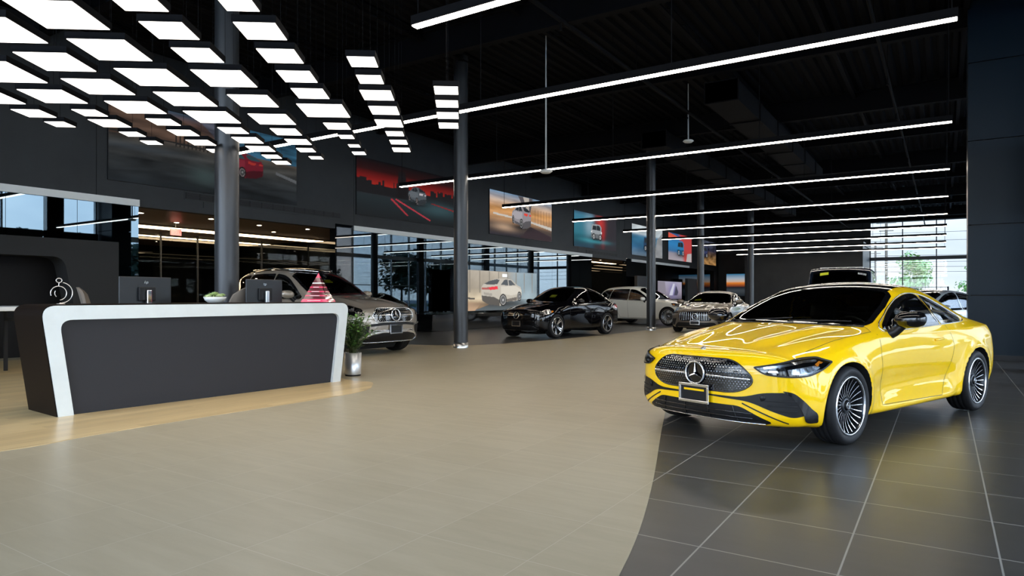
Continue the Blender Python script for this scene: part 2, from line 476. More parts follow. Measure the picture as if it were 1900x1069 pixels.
        # arch lips and liners
        for sw in (c.sf, c.sr):
            for sg in (1, -1):
                mb = MB(); yo = []
                for k in range(41):
                    a = math.radians(-38+256*k/40); x = c.C-sw+R*math.cos(a); z = zc+R*math.sin(a)
                    p, n = c.cast('L' if sg > 0 else 'R', c.C-x, max(z, .16), 0); yo.append((x, abs(p.y)-.003, z))
                vs = []; 
                for x, yy, z in yo: vs += [(x, sg*yy, z), (x, sg*.46, z)]
                fs = [(2*i, 2*i+1, 2*i+3, 2*i+2) for i in range(40)]
                mb.add(vs, fs, 0, True)
                b = len(yo); mb.add([(x, sg*.46, z) for x, yy, z in yo], [tuple(range(b))], 0)
                mb.build('wheel_arch_liner', M['liner'], root)
        # dark cabin lining just inside the shell, with the windows cut out of it
        mb = MB(); top = sp.get('lining', .55)
        sel = [q for q in range(len(c.F)) if keep[q] and c.cent[q, 2] > top and .9 < c.C-c.cent[q, 0] < c.L-.3]
        used = sorted({v for q in sel for v in c.F[q]}); mp_ = {v: i for i, v in enumerate(used)}
        mb.add([Vector(V[v])-c.Nv[v]*.02 for v in used], [tuple(mp_[v] for v in c.F[q])[::-1] for q in sel], 0, True)
        mb.build('cabin_lining', M['black'], root)
        return out

def make_tyre(R, wd, rr):
    h = wd/2
    return [(rr, -h*.86), (rr+.01, -h*.93), (rr+(R-rr)*.5, -h*1.0), (R-.022, -h*.94), (R-.006, -h*.8), (R, -h*.6), (R, -h*.42), (R-.008, -h*.40), (R-.008, -h*.36), (R, -h*.34), (R, -h*.06), (R-.008, -h*.04), (R-.008, h*.04), (R, h*.06), (R, h*.34), (R-.008, h*.36), (R-.008, h*.40), (R, h*.42),
            (R, h*.6), (R-.006, h*.8), (R-.022, h*.94), (rr+(R-rr)*.5, h*1.0), (rr+.01, h*.93), (rr, h*.86)]
def wheel_protos(R, wd, rr, style):
    """returns meshes (tyre, rim, spokes, hub cap), axis along local z, outer face towards +z"""
    t = MB(); t.lathe(make_tyre(R, wd, rr), 56)
    h = wd/2; b = MB()
    b.lathe([(rr+.002, h*.88), (rr-.004, h*.95), (rr-.014, h*.95), (rr-.018, h*.86)], 56, 1)
    b.lathe([(rr-.018, h*.86), (rr-.03, h*.5), (rr-.035, -h*.8), (rr, -h*.86)], 56, 0)
    b.lathe([(rr-.035, -h*.1), (.17, -h*.1)], 40, 2); b.lathe([(.17, -h*.1), (.17, -h*.2)], 40, 2)   # brake disc face
    b.lathe([(.17, -h*.05), (.07, -h*.05), (.07, h*.3)], 40, 3)
    n = style['n']; s = MB(); z_o = h*.80; z_i = h*.55
    for k in range(n):
        a0 = 2*PI*k/n; w0, w1 = style['w0'], style['w1']; tw = style.get('twist', 0)
        dr = style.get('dark_ratio', 1.0)
        def pt(r, off, z, a=a0):
            aa = a+tw*(r-.05)/(rr-.05); return (r*math.cos(aa)-off*math.sin(aa), r*math.sin(aa)+off*math.cos(aa), z)
        arms = [(0, 0)] if not style.get('twin') else [(-style['twin'], .0), (style['twin'], .0)]
        for ar, _ in arms:
            rs = np.linspace(.045, rr-.012, 7); vs = []
            for q, r in enumerate(rs):
                u = q/6; ww = (w0*(1-u)+w1*u)/2; zz = z_i+(z_o-z_i)*(u**2)+style.get('dish', 0)*math.sin(PI*u); c0 = ar*u*rr
                vs += [pt(r, c0-ww, zz), pt(r, c0+ww, zz), pt(r, c0+ww*1.15, zz-.035), pt(r, c0-ww*1.15, zz-.035)]
            for q in range(6):
                i = 4*q; j = i+4
                s.add([vs[i], vs[i+1], vs[j+1], vs[j]], [(0, 1, 2, 3)], 1, True)
                for e in (1, 3): s.add([vs[i+e], vs[i+(e+1) % 4], vs[j+(e+1) % 4], vs[j+e]], [(0, 1, 2, 3)], 0, False)
            s.add(vs[-4:], [(0, 1, 2, 3)], 0)
    s.lathe([(.075, z_i-.035), (.075, z_i+.002), (.045, z_i+.006)], 32, 0)
    c = MB(); c.lathe([(.034, z_i), (.034, z_i+.014), (.030, z_i+.018), (.0001, z_i+.019)], 24, 0)
    c.tube([(.027*math.cos(2*PI*i/20), .027*math.sin(2*PI*i/20), z_i+.0195) for i in range(20)], .0025, 5, 1, True)
    for k in range(3):
        a = 2*PI*k/3+PI/2; c.bar((0, 0, z_i+.02), (.026*math.cos(a), .026*math.sin(a), z_i+.02), .005, .002, 1)
    return t, b, s, c
def star_badge(mb, centre, normal, r, mi=0, ring=True, tub=None):
    n = Vector(normal).normalized(); up = Vector((0, 0, 1)); u = (up-n*up.dot(n)).normalized(); s = u.cross(n); c0 = Vector(centre); tub = tub or r*.075
    if ring: mb.tube([c0+(u*math.sin(2*PI*i/36)+s*math.cos(2*PI*i/36))*r for i in range(36)], tub, 8, mi, True)
    for k in range(3):
        a = PI/2+2*PI*k/3; d = u*math.sin(a)+s*math.cos(a); q = n.cross(d)
        tip = c0+d*r*.96; b0 = c0+n*r*.13; w0 = q*r*.13
        mb.add([b0, c0+w0, tip, c0-w0], [(0, 2, 1), (0, 3, 2)], mi)
        mb.add([b0, c0+w0*.9+d*r*.02, c0-w0*.9+d*r*.02], [(0, 1, 2)], mi)

def build_wheels(c, root, style, R, wd, rr, mats, track):
    t, b, s, cp = wheel_protos(R, wd, rr, style)
    first = None
    for sw in (c.sf, c.sr):
        for sg in (1, -1):
            rot = Matrix.Rotation(-PI/2*sg, 4, 'X')
            mloc = Matrix.Translation((c.C-sw, sg*(track-wd/2), R))
            if first is None:
                tyre = t.build('wheel', M['rubber'], root); rim = b.build('rim', [mats[0], mats[1], M['steel'], M['black']], tyre)
                spk = s.build('spokes', [mats[0], mats[1]], tyre); cap = cp.build('hub_cap', [M['black'], M['chrome']], tyre)
                first = (tyre, rim, spk, cap); T = tyre
            else:
                T = first[0].copy(); link(T, root)
                for x in first[1:]: y = x.copy(); link(y, T)
            T.matrix_local = mloc @ rot @ Matrix.Rotation(.13 if sg > 0 else .3, 4, 'Z')
def seat(root, x, y, z0=.32, m=None, top=.98):
    m = m or M['seat']; mb = MB()
    def blk(pr, wd, xs):   # loft of rounded slabs along a side profile
        pass
    for (cx, cz, lx, lz, wd, tilt) in ((x-.02, z0+.12, .52, .16, .50, -.08), (x-.33, z0+.45, .15, .62, .48, .25)):
        R_ = Matrix.Translation((cx, y, cz)) @ Matrix.Rotation(-tilt, 4, 'Y')
        pr = rrect(lx, lz, min(lx, lz)*.42, 4); n = len(pr); st = [(-wd/2, .82), (-wd/2+.04, 1), (0, .93), (wd/2-.04, 1), (wd/2, .82)]
        vs = [R_ @ Vector((p[0]*k, yy, p[1]*k)) for yy, k in st for p in pr]
        fs = [(i*n+j, i*n+(j+1) % n, (i+1)*n+(j+1) % n, (i+1)*n+j) for i in range(4) for j in range(n)]
        mb.add(vs, fs, 0, True); mb.add(vs[:n], [tuple(range(n))], 0, True); mb.add(vs[-n:], [tuple(range(n))], 0, True)
    o = mb.build('seat', m, root)
    hb = MB(); R_ = Matrix.Translation((x-.47, y, top-.0)) @ Matrix.Rotation(-.2, 4, 'Y'); pr = rrect(.11, .19, .045, 4); n = len(pr)
    st = [(-.14, .7), (-.11, 1), (.11, 1), (.14, .7)]; vs = [R_ @ Vector((p[0]*k, yy, p[1]*k)) for yy, k in st for p in pr]
    hb.add(vs, [(i*n+j, i*n+(j+1) % n, (i+1)*n+(j+1) % n, (i+1)*n+j) for i in range(3) for j in range(n)], 0, True)
    hb.add(vs[:n], [tuple(range(n))], 0, True); hb.add(vs[-n:], [tuple(range(n))], 0, True)
    for q in (-.05, .05): hb.tube([(x-.45, y+q, top-.2), (x-.465, y+q, top-.05)], .007, 6)
    hb.build('headrest', m, o)
    return o
def steering(root, x, y, z):
    mb = MB(); R_ = Matrix.Translation((x, y, z)) @ Matrix.Rotation(math.radians(-65), 4, 'Y')
    mb.tube([R_ @ Vector((.185*math.cos(2*PI*i/28), .185*math.sin(2*PI*i/28), 0)) for i in range(28)], .016, 8, 0, True)
    for a in (0, PI, PI*1.5): mb.bar(R_ @ Vector((0, 0, 0)), R_ @ Vector((.18*math.sin(a), .18*math.cos(a), 0)), .035, .012, 0)
    mb.lathe([(.0001, .02), (.05, .015), (.055, -.02)], 16, 0, R_)
    return mb.build('steering_wheel', M['seat'], root)
def grille_pins(c, poly, name, m, parent, dx=.028, dz=.019, r=.006, skip=None, view='F'):
    mb = MB(); lo = [min(p[i] for p in poly) for i in (0, 1)]; hi = [max(p[i] for p in poly) for i in (0, 1)]; row = 0; z = lo[1]
    while z < hi[1]:
        y = lo[0]+(dx/2 if row % 2 else 0)
        while y < hi[0]:
            if inside(poly, y, z) and seg_dist(poly, y, z) > r*1.5 and not (skip and skip(y, z)):
                p, n = c.cast(view, y, z, .003); u = Vector((0, 0, 1)); u = (u-n*u.dot(n)).normalized(); s = u.cross(n)
                mb.add([p+u*r, p+s*r, p-u*r, p-s*r, p+n*r*.8], [(0, 1, 4), (1, 2, 4), (2, 3, 4), (3, 0, 4)], 0)
            y += dx
        z += dz; row += 1
    return mb.build(name, m, parent)
def mirror_house(c, s, z, y0, name, root, m_top, m_low, sg, sc=1.0):
    """door mirror: housing shell, arm and reflecting glass"""
    mb = MB(); prof = [(-.0, .115), (.35, .125), (.7, .11), (1, .07)]; n = 20; vs = []; st = [(0, .25), (.04, .72), (.12, .98), (.24, 1.0), (.36, .92), (.44, .7), (.47, .3)]
    for t, k in st:
        yy = y0+.02+t*.50*sc
        for j in range(n):
            a = 2*PI*j/n; dx = .085*math.cos(a)*k*sc; dz = .072*math.sin(a)*k*sc
            if dx < 0: dx *= .45
            vs.append(c.P(s, 0, z)+Vector((dx-.05*t, sg*yy, dz+.03*t)))
    fs = [(i*n+j, i*n+(j+1) % n, (i+1)*n+(j+1) % n, (i+1)*n+j) for i in range(len(st)-1) for j in range(n)]
    mb.add(vs, fs, 0, True); mb.add(vs[:n], [tuple(range(n))], 0); mb.add(vs[-n:], [tuple(range(n))], 0)
    o = mb.build(name, m_top, root)
    ab = MB(); ab.tube([c.P(s-.02, sg*(y0-.03), z-.14), c.P(s-.01, sg*(y0+.03), z-.11), c.P(s, sg*(y0+.10), z-.04)], .036*sc, 10, 0, taper=[1.3, 1, .9]); ab.build('mirror_arm', m_low, o)
    gb = MB(); pl = []
    for j in range(20):
        a = 2*PI*j/20; pl.append(c.P(s+.04*sc+.012, sg*(y0+.02+(.23+.19*math.cos(a))*.5*sc*1.05), z+.012+.052*sc*math.sin(a)))
    gb.add(pl, [tuple(range(20))], 0); gb.build('mirror_glass', M['chrome'], o)
    return o
# ---------------------------------------------------------------- the yellow coupe
def common_side(c, root, glasses, frame_m, door_polys, gm=None, frame_w=.022):
    """side windows on both flanks: one glass part each with its surround; seams and handles of the doors"""
    for v in ('L', 'R'):
        for k, gpoly in enumerate(glasses):
            g = c.patch(v, gpoly, 'side_window', (gm or [M['cglass']]*9)[k], root, .09, .001)
            c.strip(v, gpoly, frame_w, 'window_surround', frame_m, g, True, .004, .05)
def cut_windows(c, glasses, ws, rg, cabin=True):
    for v in ('L', 'R'):
        for g in glasses: c.claim(v, g, -1)
    for poly in (ws, rg):
        if poly: c.claim('T', poly, -1)
def sym(half):
    """mirror a half outline given as (s, y) with y >= 0"""
    return list(half)+[(a, -b) for a, b in reversed(half) if b > 1e-6]
def dash(c, root, s0, s1, z0, z1, hw):
    mb = MB(); pr = [(c.C-s0, z0), (c.C-s0, z1-.03), (c.C-s0-.12, z1), (c.C-s1+.06, z1-.015), (c.C-s1, z1-.07), (c.C-s1+.05, z0)]
    n = len(pr); vs = [(x, sg*hw, z) for sg in (-1, 1) for x, z in pr]
    mb.add(vs, [tuple(range(n)), tuple(range(n, 2*n))[::-1]]+[(i, (i+1) % n, n+(i+1) % n, n+i) for i in range(n)], 0)
    mb.build('dashboard', M['seat'], root, bevel=.02)
def plate_frame(c, root, s_off, z0, z1, hw, face):
    p0, n0 = c.cast('F', 0, (z0+z1)/2, .03); x = p0.x
    for yy in (-hw, hw):
        x = max(x, c.cast('F', yy, z0, .02)[0].x)
    mb = MB(); mb.box(x-.02, x, -hw, hw, z0, z1)
    o = mb.build('licence_plate', M['plastic'], root, bevel=.004)
    fb = MB(); t = .012
    fb.box(x-.004, x+.012, -hw-t, hw+t, z1-t, z1+t); fb.box(x-.004, x+.012, -hw-t, hw+t, z0-t, z0+t)
    fb.box(x-.004, x+.012, -hw-t, -hw+t, z0+t, z1-t); fb.box(x-.004, x+.012, hw-t, hw+t, z0+t, z1-t)
    fb.build('plate_frame', M['chrome'], o, bevel=.003)
    if face:
        ib = MB(); ib.box(x, x+.003, -hw*.72, hw*.72, z1-.05, z1-.032); ib.build('plate_sticker', face, o)
    return o
def body_line(c, root, lines, m=None, w=.006):
    mb = MB()
    for v, pts, closed in lines:
        for vv in (('L', 'R') if v == 'S' else (v,)): c.strip(vv, pts, w, '', None, None, closed, .0015, .05, mb=mb)
    mb.build('panel_gap', m or M['black'], root)
def handles(c, root, spots, m, pocket=False):
    for v in ('L', 'R'):
        for s, z in spots:
            mb = MB(); pts = [c.cast(v, s+k*.02-.1, z+.0006*k, .016 if 0 < k < 10 else .002)[0] for k in range(11)]
            mb.tube(pts, .011, 8, 0); mb.build('door_handle', m, root)

COUPE = dict(L=4.85, sf=.86, sr=3.725, R=.338, arch=.378, crease=True, nu=4, nv=6,
    cur=dict(
    zb=[(0,.19),(.5,.16),(.9,.17),(1.4,.18),(3.3,.18),(4.2,.2),(4.85,.27)],
    wl=[(0,.86),(.5,.92),(.9,.94),(1.5,.925),(3.2,.925),(4.0,.92),(4.85,.80)],
    zm=[(0,.42),(4.85,.42)],
    wm=[(0,.90),(.5,.96),(.9,.975),(1.6,.925),(2.4,.91),(3.2,.93),(3.8,.965),(4.3,.94),(4.85,.82)],
    zx=[(0,.60),(.9,.68),(1.6,.72),(2.5,.73),(3.7,.76),(4.85,.72)],
    wx=[(0,.88),(.5,.955),(.9,.985),(1.6,.955),(2.4,.94),(3.1,.95),(3.75,.98),(4.3,.95),(4.85,.81)],
    zs=[(0,.71),(.5,.78),(.9,.845),(1.6,.90),(2.4,.905),(3.2,.92),(3.8,.94),(4.4,.945),(4.85,.88)],
    ws=[(0,.78),(.5,.88),(.9,.915),(1.6,.91),(2.4,.90),(3.2,.895),(3.8,.90),(4.3,.87),(4.85,.72)],
    zbelt=[(0,.75),(.5,.835),(.9,.895),(1.4,.935),(1.8,.945),(2.4,.95),(3.2,.97),(3.8,.99),(4.3,1.0),(4.85,.93)],
    yb=[(0,.66),(.5,.78),(.9,.84),(1.4,.87),(1.7,.88),(2.4,.875),(3.2,.855),(3.8,.81),(4.3,.74),(4.85,.60)],
    zr=[(0,.775),(.5,.87),(.9,.92),(1.35,.96),(1.6,1.01),(1.9,1.14),(2.2,1.27),(2.5,1.345),(2.9,1.36),(3.3,1.31),(3.7,1.20),(4.1,1.07),(4.3,1.02),(4.85,.94)],
    yr=[(0,.52),(.9,.68),(1.35,.78),(1.7,.79),(2.2,.72),(2.6,.67),(3.2,.64),(3.7,.63),(4.2,.64),(4.85,.48)],
    zc=[(0,.785),(.4,.875),(.9,.945),(1.3,.995),(1.5,1.02),(1.8,1.16),(2.1,1.30),(2.4,1.40),(2.75,1.44),(3.1,1.425),(3.5,1.345),(4.0,1.18),(4.35,1.06),(4.6,1.03),(4.85,.97)]),
    front=dict(len=1.15, plan=.36, pow=2.9, prof=[(.10,.12),(.19,.05),(.28,.01),(.45,0),(.62,.0),(.74,.03),(.84,.10),(1.05,.25)]),
    rear=dict(len=.9, plan=.26, pow=2.4, prof=[(.2,.13),(.4,.03),(.7,0),(.9,.0),(1.05,.08)]))
def coupe_tweak(s, y, z):
    ya = np.abs(y); sg = np.sign(y)
    # power domes and the centre of the bonnet
    yc = .30+.20*np.clip((s-.2)/1.2, 0, 1)
    f = sstep(.25, .55, s)*(1-sstep(1.2, 1.42, s))*sstep(.76, .84, z)
    z = z+f*(.020*np.exp(-((ya-yc)/.07)**2)+.006*np.exp(-(ya/.12)**2)-.010*np.exp(-((ya-yc-.15)/.06)**2))
    # flanks: flared arches, hollow doors, rocker
    side = sstep(.62, .78, ya)
    for sw in (.86, 3.725):
        r = np.hypot(s-sw, z-.338); y = y+sg*side*.016*np.exp(-((r-.40)/.05)**2)*(z < .95)
    mid = sstep(1.25, 1.6, s)*(1-sstep(3.05, 3.35, s))*side
    y = y-sg*mid*.030*np.exp(-((z-.45)/.11)**2)
    y = y+sg*mid*.022*np.exp(-((z-.23)/.05)**2)
    y = y+sg*side*sstep(2.9, 3.5, s)*(1-sstep(4.2, 4.5, s))*.018*np.exp(-((z-.85)/.09)**2)
    # front bumper: corners pushed out at the air curtains, chin
    fr = 1-sstep(.05, .5, s)
    y = y+sg*fr*side*.02*np.exp(-((z-.26)/.09)**2)
    return s, y, z
COUPE['tweak'] = coupe_tweak

def make_coupe():
    c = Car(COUPE)
    root = empty('sports_coupe', label='glossy yellow two-door coupe with black roof on the dark floor tiles', cat='car')
    paint = mat('yellow_car_paint', (1.0, .61, .002), .35, 0, coat=1.0, spec=.08, coat_rough=.012)
    door_g = corner_poly([(1.68,.975,.0),(1.93,1.105,.1),(2.2,1.215,.1),(2.45,1.275,.15),(2.66,1.292,.12),(2.80,1.285,.05),(2.97,.995,.03)], 5)
    qtr_g = corner_poly([(2.87,1.278,.03),(3.12,1.225,.1),(3.40,1.135,.08),(3.68,1.04,.04),(3.61,1.020,.03),(3.02,1.0,.02)], 4)
    ws = sym([(1.45,0),(1.46,.34),(1.50,.58),(1.58,.735),(1.66,.745),(2.0,.71),(2.25,.655),(2.31,.61),(2.30,.3),(2.29,0)])
    rg = sym([(3.42,0),(3.43,.42),(3.47,.55),(3.9,.56),(4.18,.58),(4.24,.4),(4.26,0)])
    roofp = sym([(2.28,0),(2.29,.3),(2.30,.615),(2.6,.575),(3.0,.56),(3.40,.545),(3.40,0)])
    door = [(1.50,.93),(1.46,.74),(1.52,.28),(2.84,.255),(3.02,.46),(3.14,.75),(3.10,.985),(1.62,.955)]
    hood = sym([(.20,0),(.22,.35),(.30,.60),(.50,.75),(1.0,.82),(1.45,.85),(1.52,.76),(1.42,.5),(1.40,0)])
    deck = sym([(4.30,0),(4.30,.50),(4.40,.64),(4.72,.60),(4.76,0)])
    c.claim('T', hood, 2); c.claim('T', deck, 3); c.claim('L', door, 1); c.claim('R', door, 4)
    cut_windows(c, [door_g, qtr_g], ws, rg)
    gp = corner_poly([(-.37,.738,.10),(.37,.738,.10),(.565,.575,.12),(.42,.457,.14),(-.42,.457,.14),(-.565,.575,.12)], 6)
    low = corner_poly([(-.42,.350,.05),(.42,.350,.05),(.66,.225,.04),(.60,.205,.02),(-.60,.205,.02),(-.66,.225,.04)], 4)
    sip = corner_poly([(.14,.425,.0),(.44,.425,.08),(.60,.475,.06),(.76,.485,.03),(.83,.40,.04),(.865,.30,.02),(.80,.275,.03),(.68,.315,.06),(.50,.395,.08),(.14,.412,0)], 4)
    for q in (gp, low, sip, [(-a_, b_) for a_, b_ in sip]): c.under('F', q)
    c.finish(root, paint, [('body_shell', paint), ('door', paint), ('hood', paint), ('trunk_lid', paint), ('door', paint)])
    body_line(c, root, [('S', door[:-1], False), ('T', hood[3:7], False), ('T', [(a, -b) for a, b in hood[3:7]], False), ('T', deck, True)], w=.005)
    common_side(c, root, [door_g, qtr_g], M['black_gloss'], None, frame_w=.034)
    mb = MB(); out = smooth_poly([(1.64,.955),(1.90,1.115),(2.2,1.235),(2.45,1.297),(2.66,1.312),(2.88,1.300),(3.12,1.247),(3.41,1.155),(3.73,1.04),(3.64,1.0),(3.0,.98),(2.4,.965)], 4)
    for v in 'LR': c.rail(v, out, .006, mb, True, .004)
    mb.build('window_trim', M['chrome'], root)
    g = c.patch('T', ws, 'windshield', M['cglass'], root, .1, .001); c.strip('T', ws, .05, 'windshield_surround', M['black_gloss'], g, True, .003, .06)
    g = c.patch('T', rg, 'rear_window', M['cglass_dark'], root, .1, .001); c.strip('T', rg, .05, 'rear_window_surround', M['black_gloss'], g, True, .003, .06)
    c.patch('T', roofp, 'roof_panel', M['black_gloss'], root, .06, .004)
    # wipers and cowl
    mb = MB()
    for y0, y1 in ((.05, .62), (-.55, .02)): mb.tube([c.cast('T', 1.44+.02*k, y0+(y1-y0)*k/6, .022)[0] for k in range(7)], .007, 6)
    mb.build('wiper', M['plastic'], root)
    c.patch('T', sym([(1.39,0),(1.41,.5),(1.50,.76),(1.56,.745),(1.49,.57),(1.45,.3),(1.44,0)]), 'cowl', M['plastic'], root, .1, .003)
    # front end
    g = c.patch('F', gp, 'grille', M['black_gloss'], root, .03, .003)
    grille_pins(c, gp, 'grille_studs', M['silver'], g, r=.0075, skip=lambda y, z: math.hypot(y, z-.60) < .11 or abs(z-.588) < .014)
    mb = MB(); c.rail('F', gp, .007, mb, True, .002); mb.build('grille_surround', M['black_gloss'], g)
    for sg in (1, -1): mb = MB(); c.rail('F', [(sg*.115,.590),(sg*.51,.582)], .009, mb, False, .012); mb.build('grille_bar', M['chrome'], g)
    p, n = c.cast('F', 0, .60, .02); mb = MB(); star_badge(mb, p, n, .098, 0, True, .009); e = mb.build('star_emblem', M['chrome'], root)
    mb = MB(); mb.lathe([(.0001, 0), (.094, 0)], 32, 0, Matrix.Translation(p-n*.012) @ Vector((0, 0, 1)).rotation_difference(n).to_matrix().to_4x4()); mb.build('emblem_plate', M['black_gloss'], e)
    p, n = c.cast('F', 0, .805, .002); mb = MB(); mb.lathe([(.026, 0), (.026, .004), (.0001, .006)], 20, 0, Matrix.Translation(p) @ Vector((0, 0, 1)).rotation_difference((n+Vector((.8, 0, 0))).normalized()).to_matrix().to_4x4()); mb.build('hood_badge', M['steel'], root)
    g = c.patch('F', low, 'lower_intake', M['plastic'], root, .03, .003)
    mb = MB()
    for z in (.255, .295): c.rail('F', [(-.52,z),(.52,z)], .006, mb, False, .008)
    for y in (-.36,-.12,.12,.36): c.rail('F', [(y,.345),(y*1.1,.22)], .005, mb, False, .008)
    mb.build('intake_slat', M['black_gloss'], g)
    mb = MB(); c.rail('F', [(-.60,.212),(.60,.212)], .005, mb, False, .008); mb.build('chin_trim', M['chrome'], g)
    # dark groove between bumper bars and the side intakes
    for sg in (1, -1):
        si = [(sg*a_, b_) for a_, b_ in sip]
        g = c.patch('F', si, 'side_intake', M['plastic'], root, .03, .004)
        mb = MB()
        for z in (.33, .37, .41): c.rail('F', [(sg*(.68-(z-.33)*1.2), z), (sg*.82, z)], .005, mb, False, .007)
        mb.build('intake_slat', M['black'], g)
        fin = [(sg*a, b) for a, b in corner_poly([(.73,.497,.01),(.80,.488,.04),(.87,.405,.05),(.905,.31,.03),(.89,.232,.02),(.855,.238,.02),(.85,.33,.05),(.80,.44,.04)], 4)]
        c.patch('F', fin, 'intake_fin', M['black_gloss'], g, .04, .011)
        p, n = c.cast('F', sg*.60, .435, .008); mb = MB(); mb.lathe([(.024, 0), (.024, .008), (.018, .013), (.0001, .014)], 16, 0, Matrix.Translation(p) @ Vector((0, 0, 1)).rotation_difference(n).to_matrix().to_4x4()); mb.build('parking_sensor', M['plastic'], g)
        # groove in the chin
        c.strip('F', [(sg*.44,.375),(sg*.60,.30),(sg*.76,.225)], .012, 'chin_groove', M['black'], root, False, .002)
        # headlamp
        v = 'FL' if sg > 0 else 'FR'
        hp = corner_poly([(.43,.680,.01),(.60,.712,.05),(.82,.752,.08),(.95,.757,.03),(1.08,.722,.01),(1.0,.672,.06),(.87,.622,.08),(.67,.612,.1),(.50,.630,.04)], 4)
        h = c.patch(v, hp, 'headlight', M['black_gloss'], root, .03, .006)
        mb = MB(); c.strip(v, [(.50,.678),(.64,.700),(.81,.731),(.94,.738)], .018, '', None, None, False, .010, mb=mb); mb.build('running_light', M['silver'], h)
        c.patch(v, corner_poly([(.70,.632,.03),(.86,.637,.05),(.975,.685,.03),(.92,.70,.02),(.72,.678,.02)], 3), 'reflector', M['steel'], h, .03, .008)
        mb = MB()
        for a, z, w_, hh in ((.57,.652,.08,.016),(.73,.655,.04,.040),(.79,.660,.04,.045),(.85,.665,.04,.045),(.90,.676,.03,.04)):
            q, n = c.cast(v, a, z, .012); u = Vector((0, 0, 1)); u = (u-n*u.dot(n)).normalized(); s_ = u.cross(n)
            mb.add([q-s_*w_/2-u*hh/2, q+s_*w_/2-u*hh/2, q+s_*w_/2*.8+u*hh/2, q-s_*w_/2*.8+u*hh/2], [(0,1,2,3)], 0)
        mb.build('projector', M['silver'], h)
        c.patch(v, [(.935,.690),(.995,.722),(.96,.734),(.915,.708)], 'indicator', M['amber'], h, .04, .011)
        c.patch(v, hp, 'lens', M['lamp_glass'], h, .04, .016)
        c.strip(v, hp, .012, 'headlight_trim', M['black'], h, True, .017, .03)
        # rear lamp
        v = 'BL' if sg > 0 else 'BR'
        c.patch(v, corner_poly([(.30,.86,.02),(.75,.90,.05),(.92,.86,.03),(.86,.78,.03),(.60,.76,.05),(.30,.79,.02)], 4), 'tail_light', M['red_lens'], root, .05, .004)
    plate_frame(c, root, 0, .345, .49, .15, paint)
    handles(c, root, [(2.80,.83)], paint)
    body_line(c, root, [('S', [(2.73,.833),(2.86,.838)], False)], w=.012)
    # mirrors
    for sg in (1, -1): mirror_house(c, 1.78, 1.055, .90, 'side_mirror', root, M['black_gloss'], M['plastic'], sg, 1.12)
    # cabin
    for y in (.37, -.37): seat(root, c.C-2.42, y, .27, top=1.10)
    for y in (.33, -.33): seat(root, c.C-3.22, y, .34, top=1.06)
    dash(c, root, 1.58, 1.98, .5, .93, .74); steering(root, c.C-2.06, .39, .90)
    mb = MB(); mb.box(c.C-4.3, c.C-1.5, -.74, .74, .20, .24); mb.build('cabin_floor', M['black'], root)
    build_wheels(c, root, dict(n=24, w0=.0045, w1=.0075, dish=-.010, twist=.10), .338, .245, .256, (M['rim_dark'], M['silver']), .972)
    return root, c
# ---------------------------------------------------------------- the room
XW, XE, YS, YN, ZC = -16.4, 1.75, -5.0, 58.5, 7.3
def tile_mat(name, c1, c2, grout, size=.642, ox=0.0, oy=0.0, rough=.35, gw=.006, streak=.25, spec=.5, rot=0):
    m = bpy.data.materials.new(name); m.use_nodes = True; nt = m.node_tree; b = nt.nodes['Principled BSDF']; L = nt.links.new
    g = N(nt, 'ShaderNodeNewGeometry'); s = N(nt, 'ShaderNodeSeparateXYZ'); L(g.outputs['Position'], s.inputs[0])
    def mth(op, a, bb=None, cc=None):
        n = N(nt, 'ShaderNodeMath', operation=op)
        for i, v in enumerate((a, bb, cc)):
            if v is None: continue
            if isinstance(v, (int, float)): n.inputs[i].default_value = v
            else: L(v, n.inputs[i])
        return n.outputs[0]
    lines = []; cells = []
    for ax, off in (('X', ox), ('Y', oy)):
        q = mth('DIVIDE', mth('SUBTRACT', s.outputs[ax], off), size); fr = mth('FRACT', q); cells.append(mth('FLOOR', q))
        d = mth('MINIMUM', fr, mth('SUBTRACT', 1.0, fr)); lines.append(mth('LESS_THAN', d, gw/size/2))
    ln = mth('MAXIMUM', *lines)
    cv = N(nt, 'ShaderNodeCombineXYZ'); L(cells[0], cv.inputs[0]); L(cells[1], cv.inputs[1])
    wn = N(nt, 'ShaderNodeTexWhiteNoise'); L(cv.outputs[0], wn.inputs['Vector'])
    mp = N(nt, 'ShaderNodeMapping'); mp.inputs['Scale'].default_value = (1.0, 6.0, 1.0); 
    add = N(nt, 'ShaderNodeVectorMath', operation='MULTIPLY_ADD'); L(wn.outputs['Color'], add.inputs[0]); add.inputs[1].default_value = (9, 9, 9); L(g.outputs['Position'], add.inputs[2])
    L(add.outputs[0], mp.inputs[0])
    nz = N(nt, 'ShaderNodeTexNoise', i_Scale=1.6, i_Detail=7.0, i_Roughness=.6); L(mp.outputs[0], nz.inputs[0])
    f1 = mth('MULTIPLY_ADD', wn.outputs['Value'], .22, mth('MULTIPLY_ADD', nz.outputs[0], 1.5, -.36))
    mx = N(nt, 'ShaderNodeMixRGB'); mx.inputs[1].default_value = (*c1, 1); mx.inputs[2].default_value = (*c2, 1); L(f1, mx.inputs[0]); mx.use_clamp = True
    m2 = N(nt, 'ShaderNodeMixRGB'); L(ln, m2.inputs[0]); L(mx.outputs[0], m2.inputs[1]); m2.inputs[2].default_value = (*grout, 1); L(m2.outputs[0], b.inputs['Base Color'])
    L(mth('MULTIPLY_ADD', nz.outputs[0], .04, rough-.02), b.inputs['Roughness']); b.inputs['Specular IOR Level'].default_value = spec
    bp = N(nt, 'ShaderNodeBump', i_Strength=.25, i_Distance=.003); L(mth('SUBTRACT', 1.0, ln), bp.inputs['Height']); L(bp.outputs[0], b.inputs['Normal'])
    return m
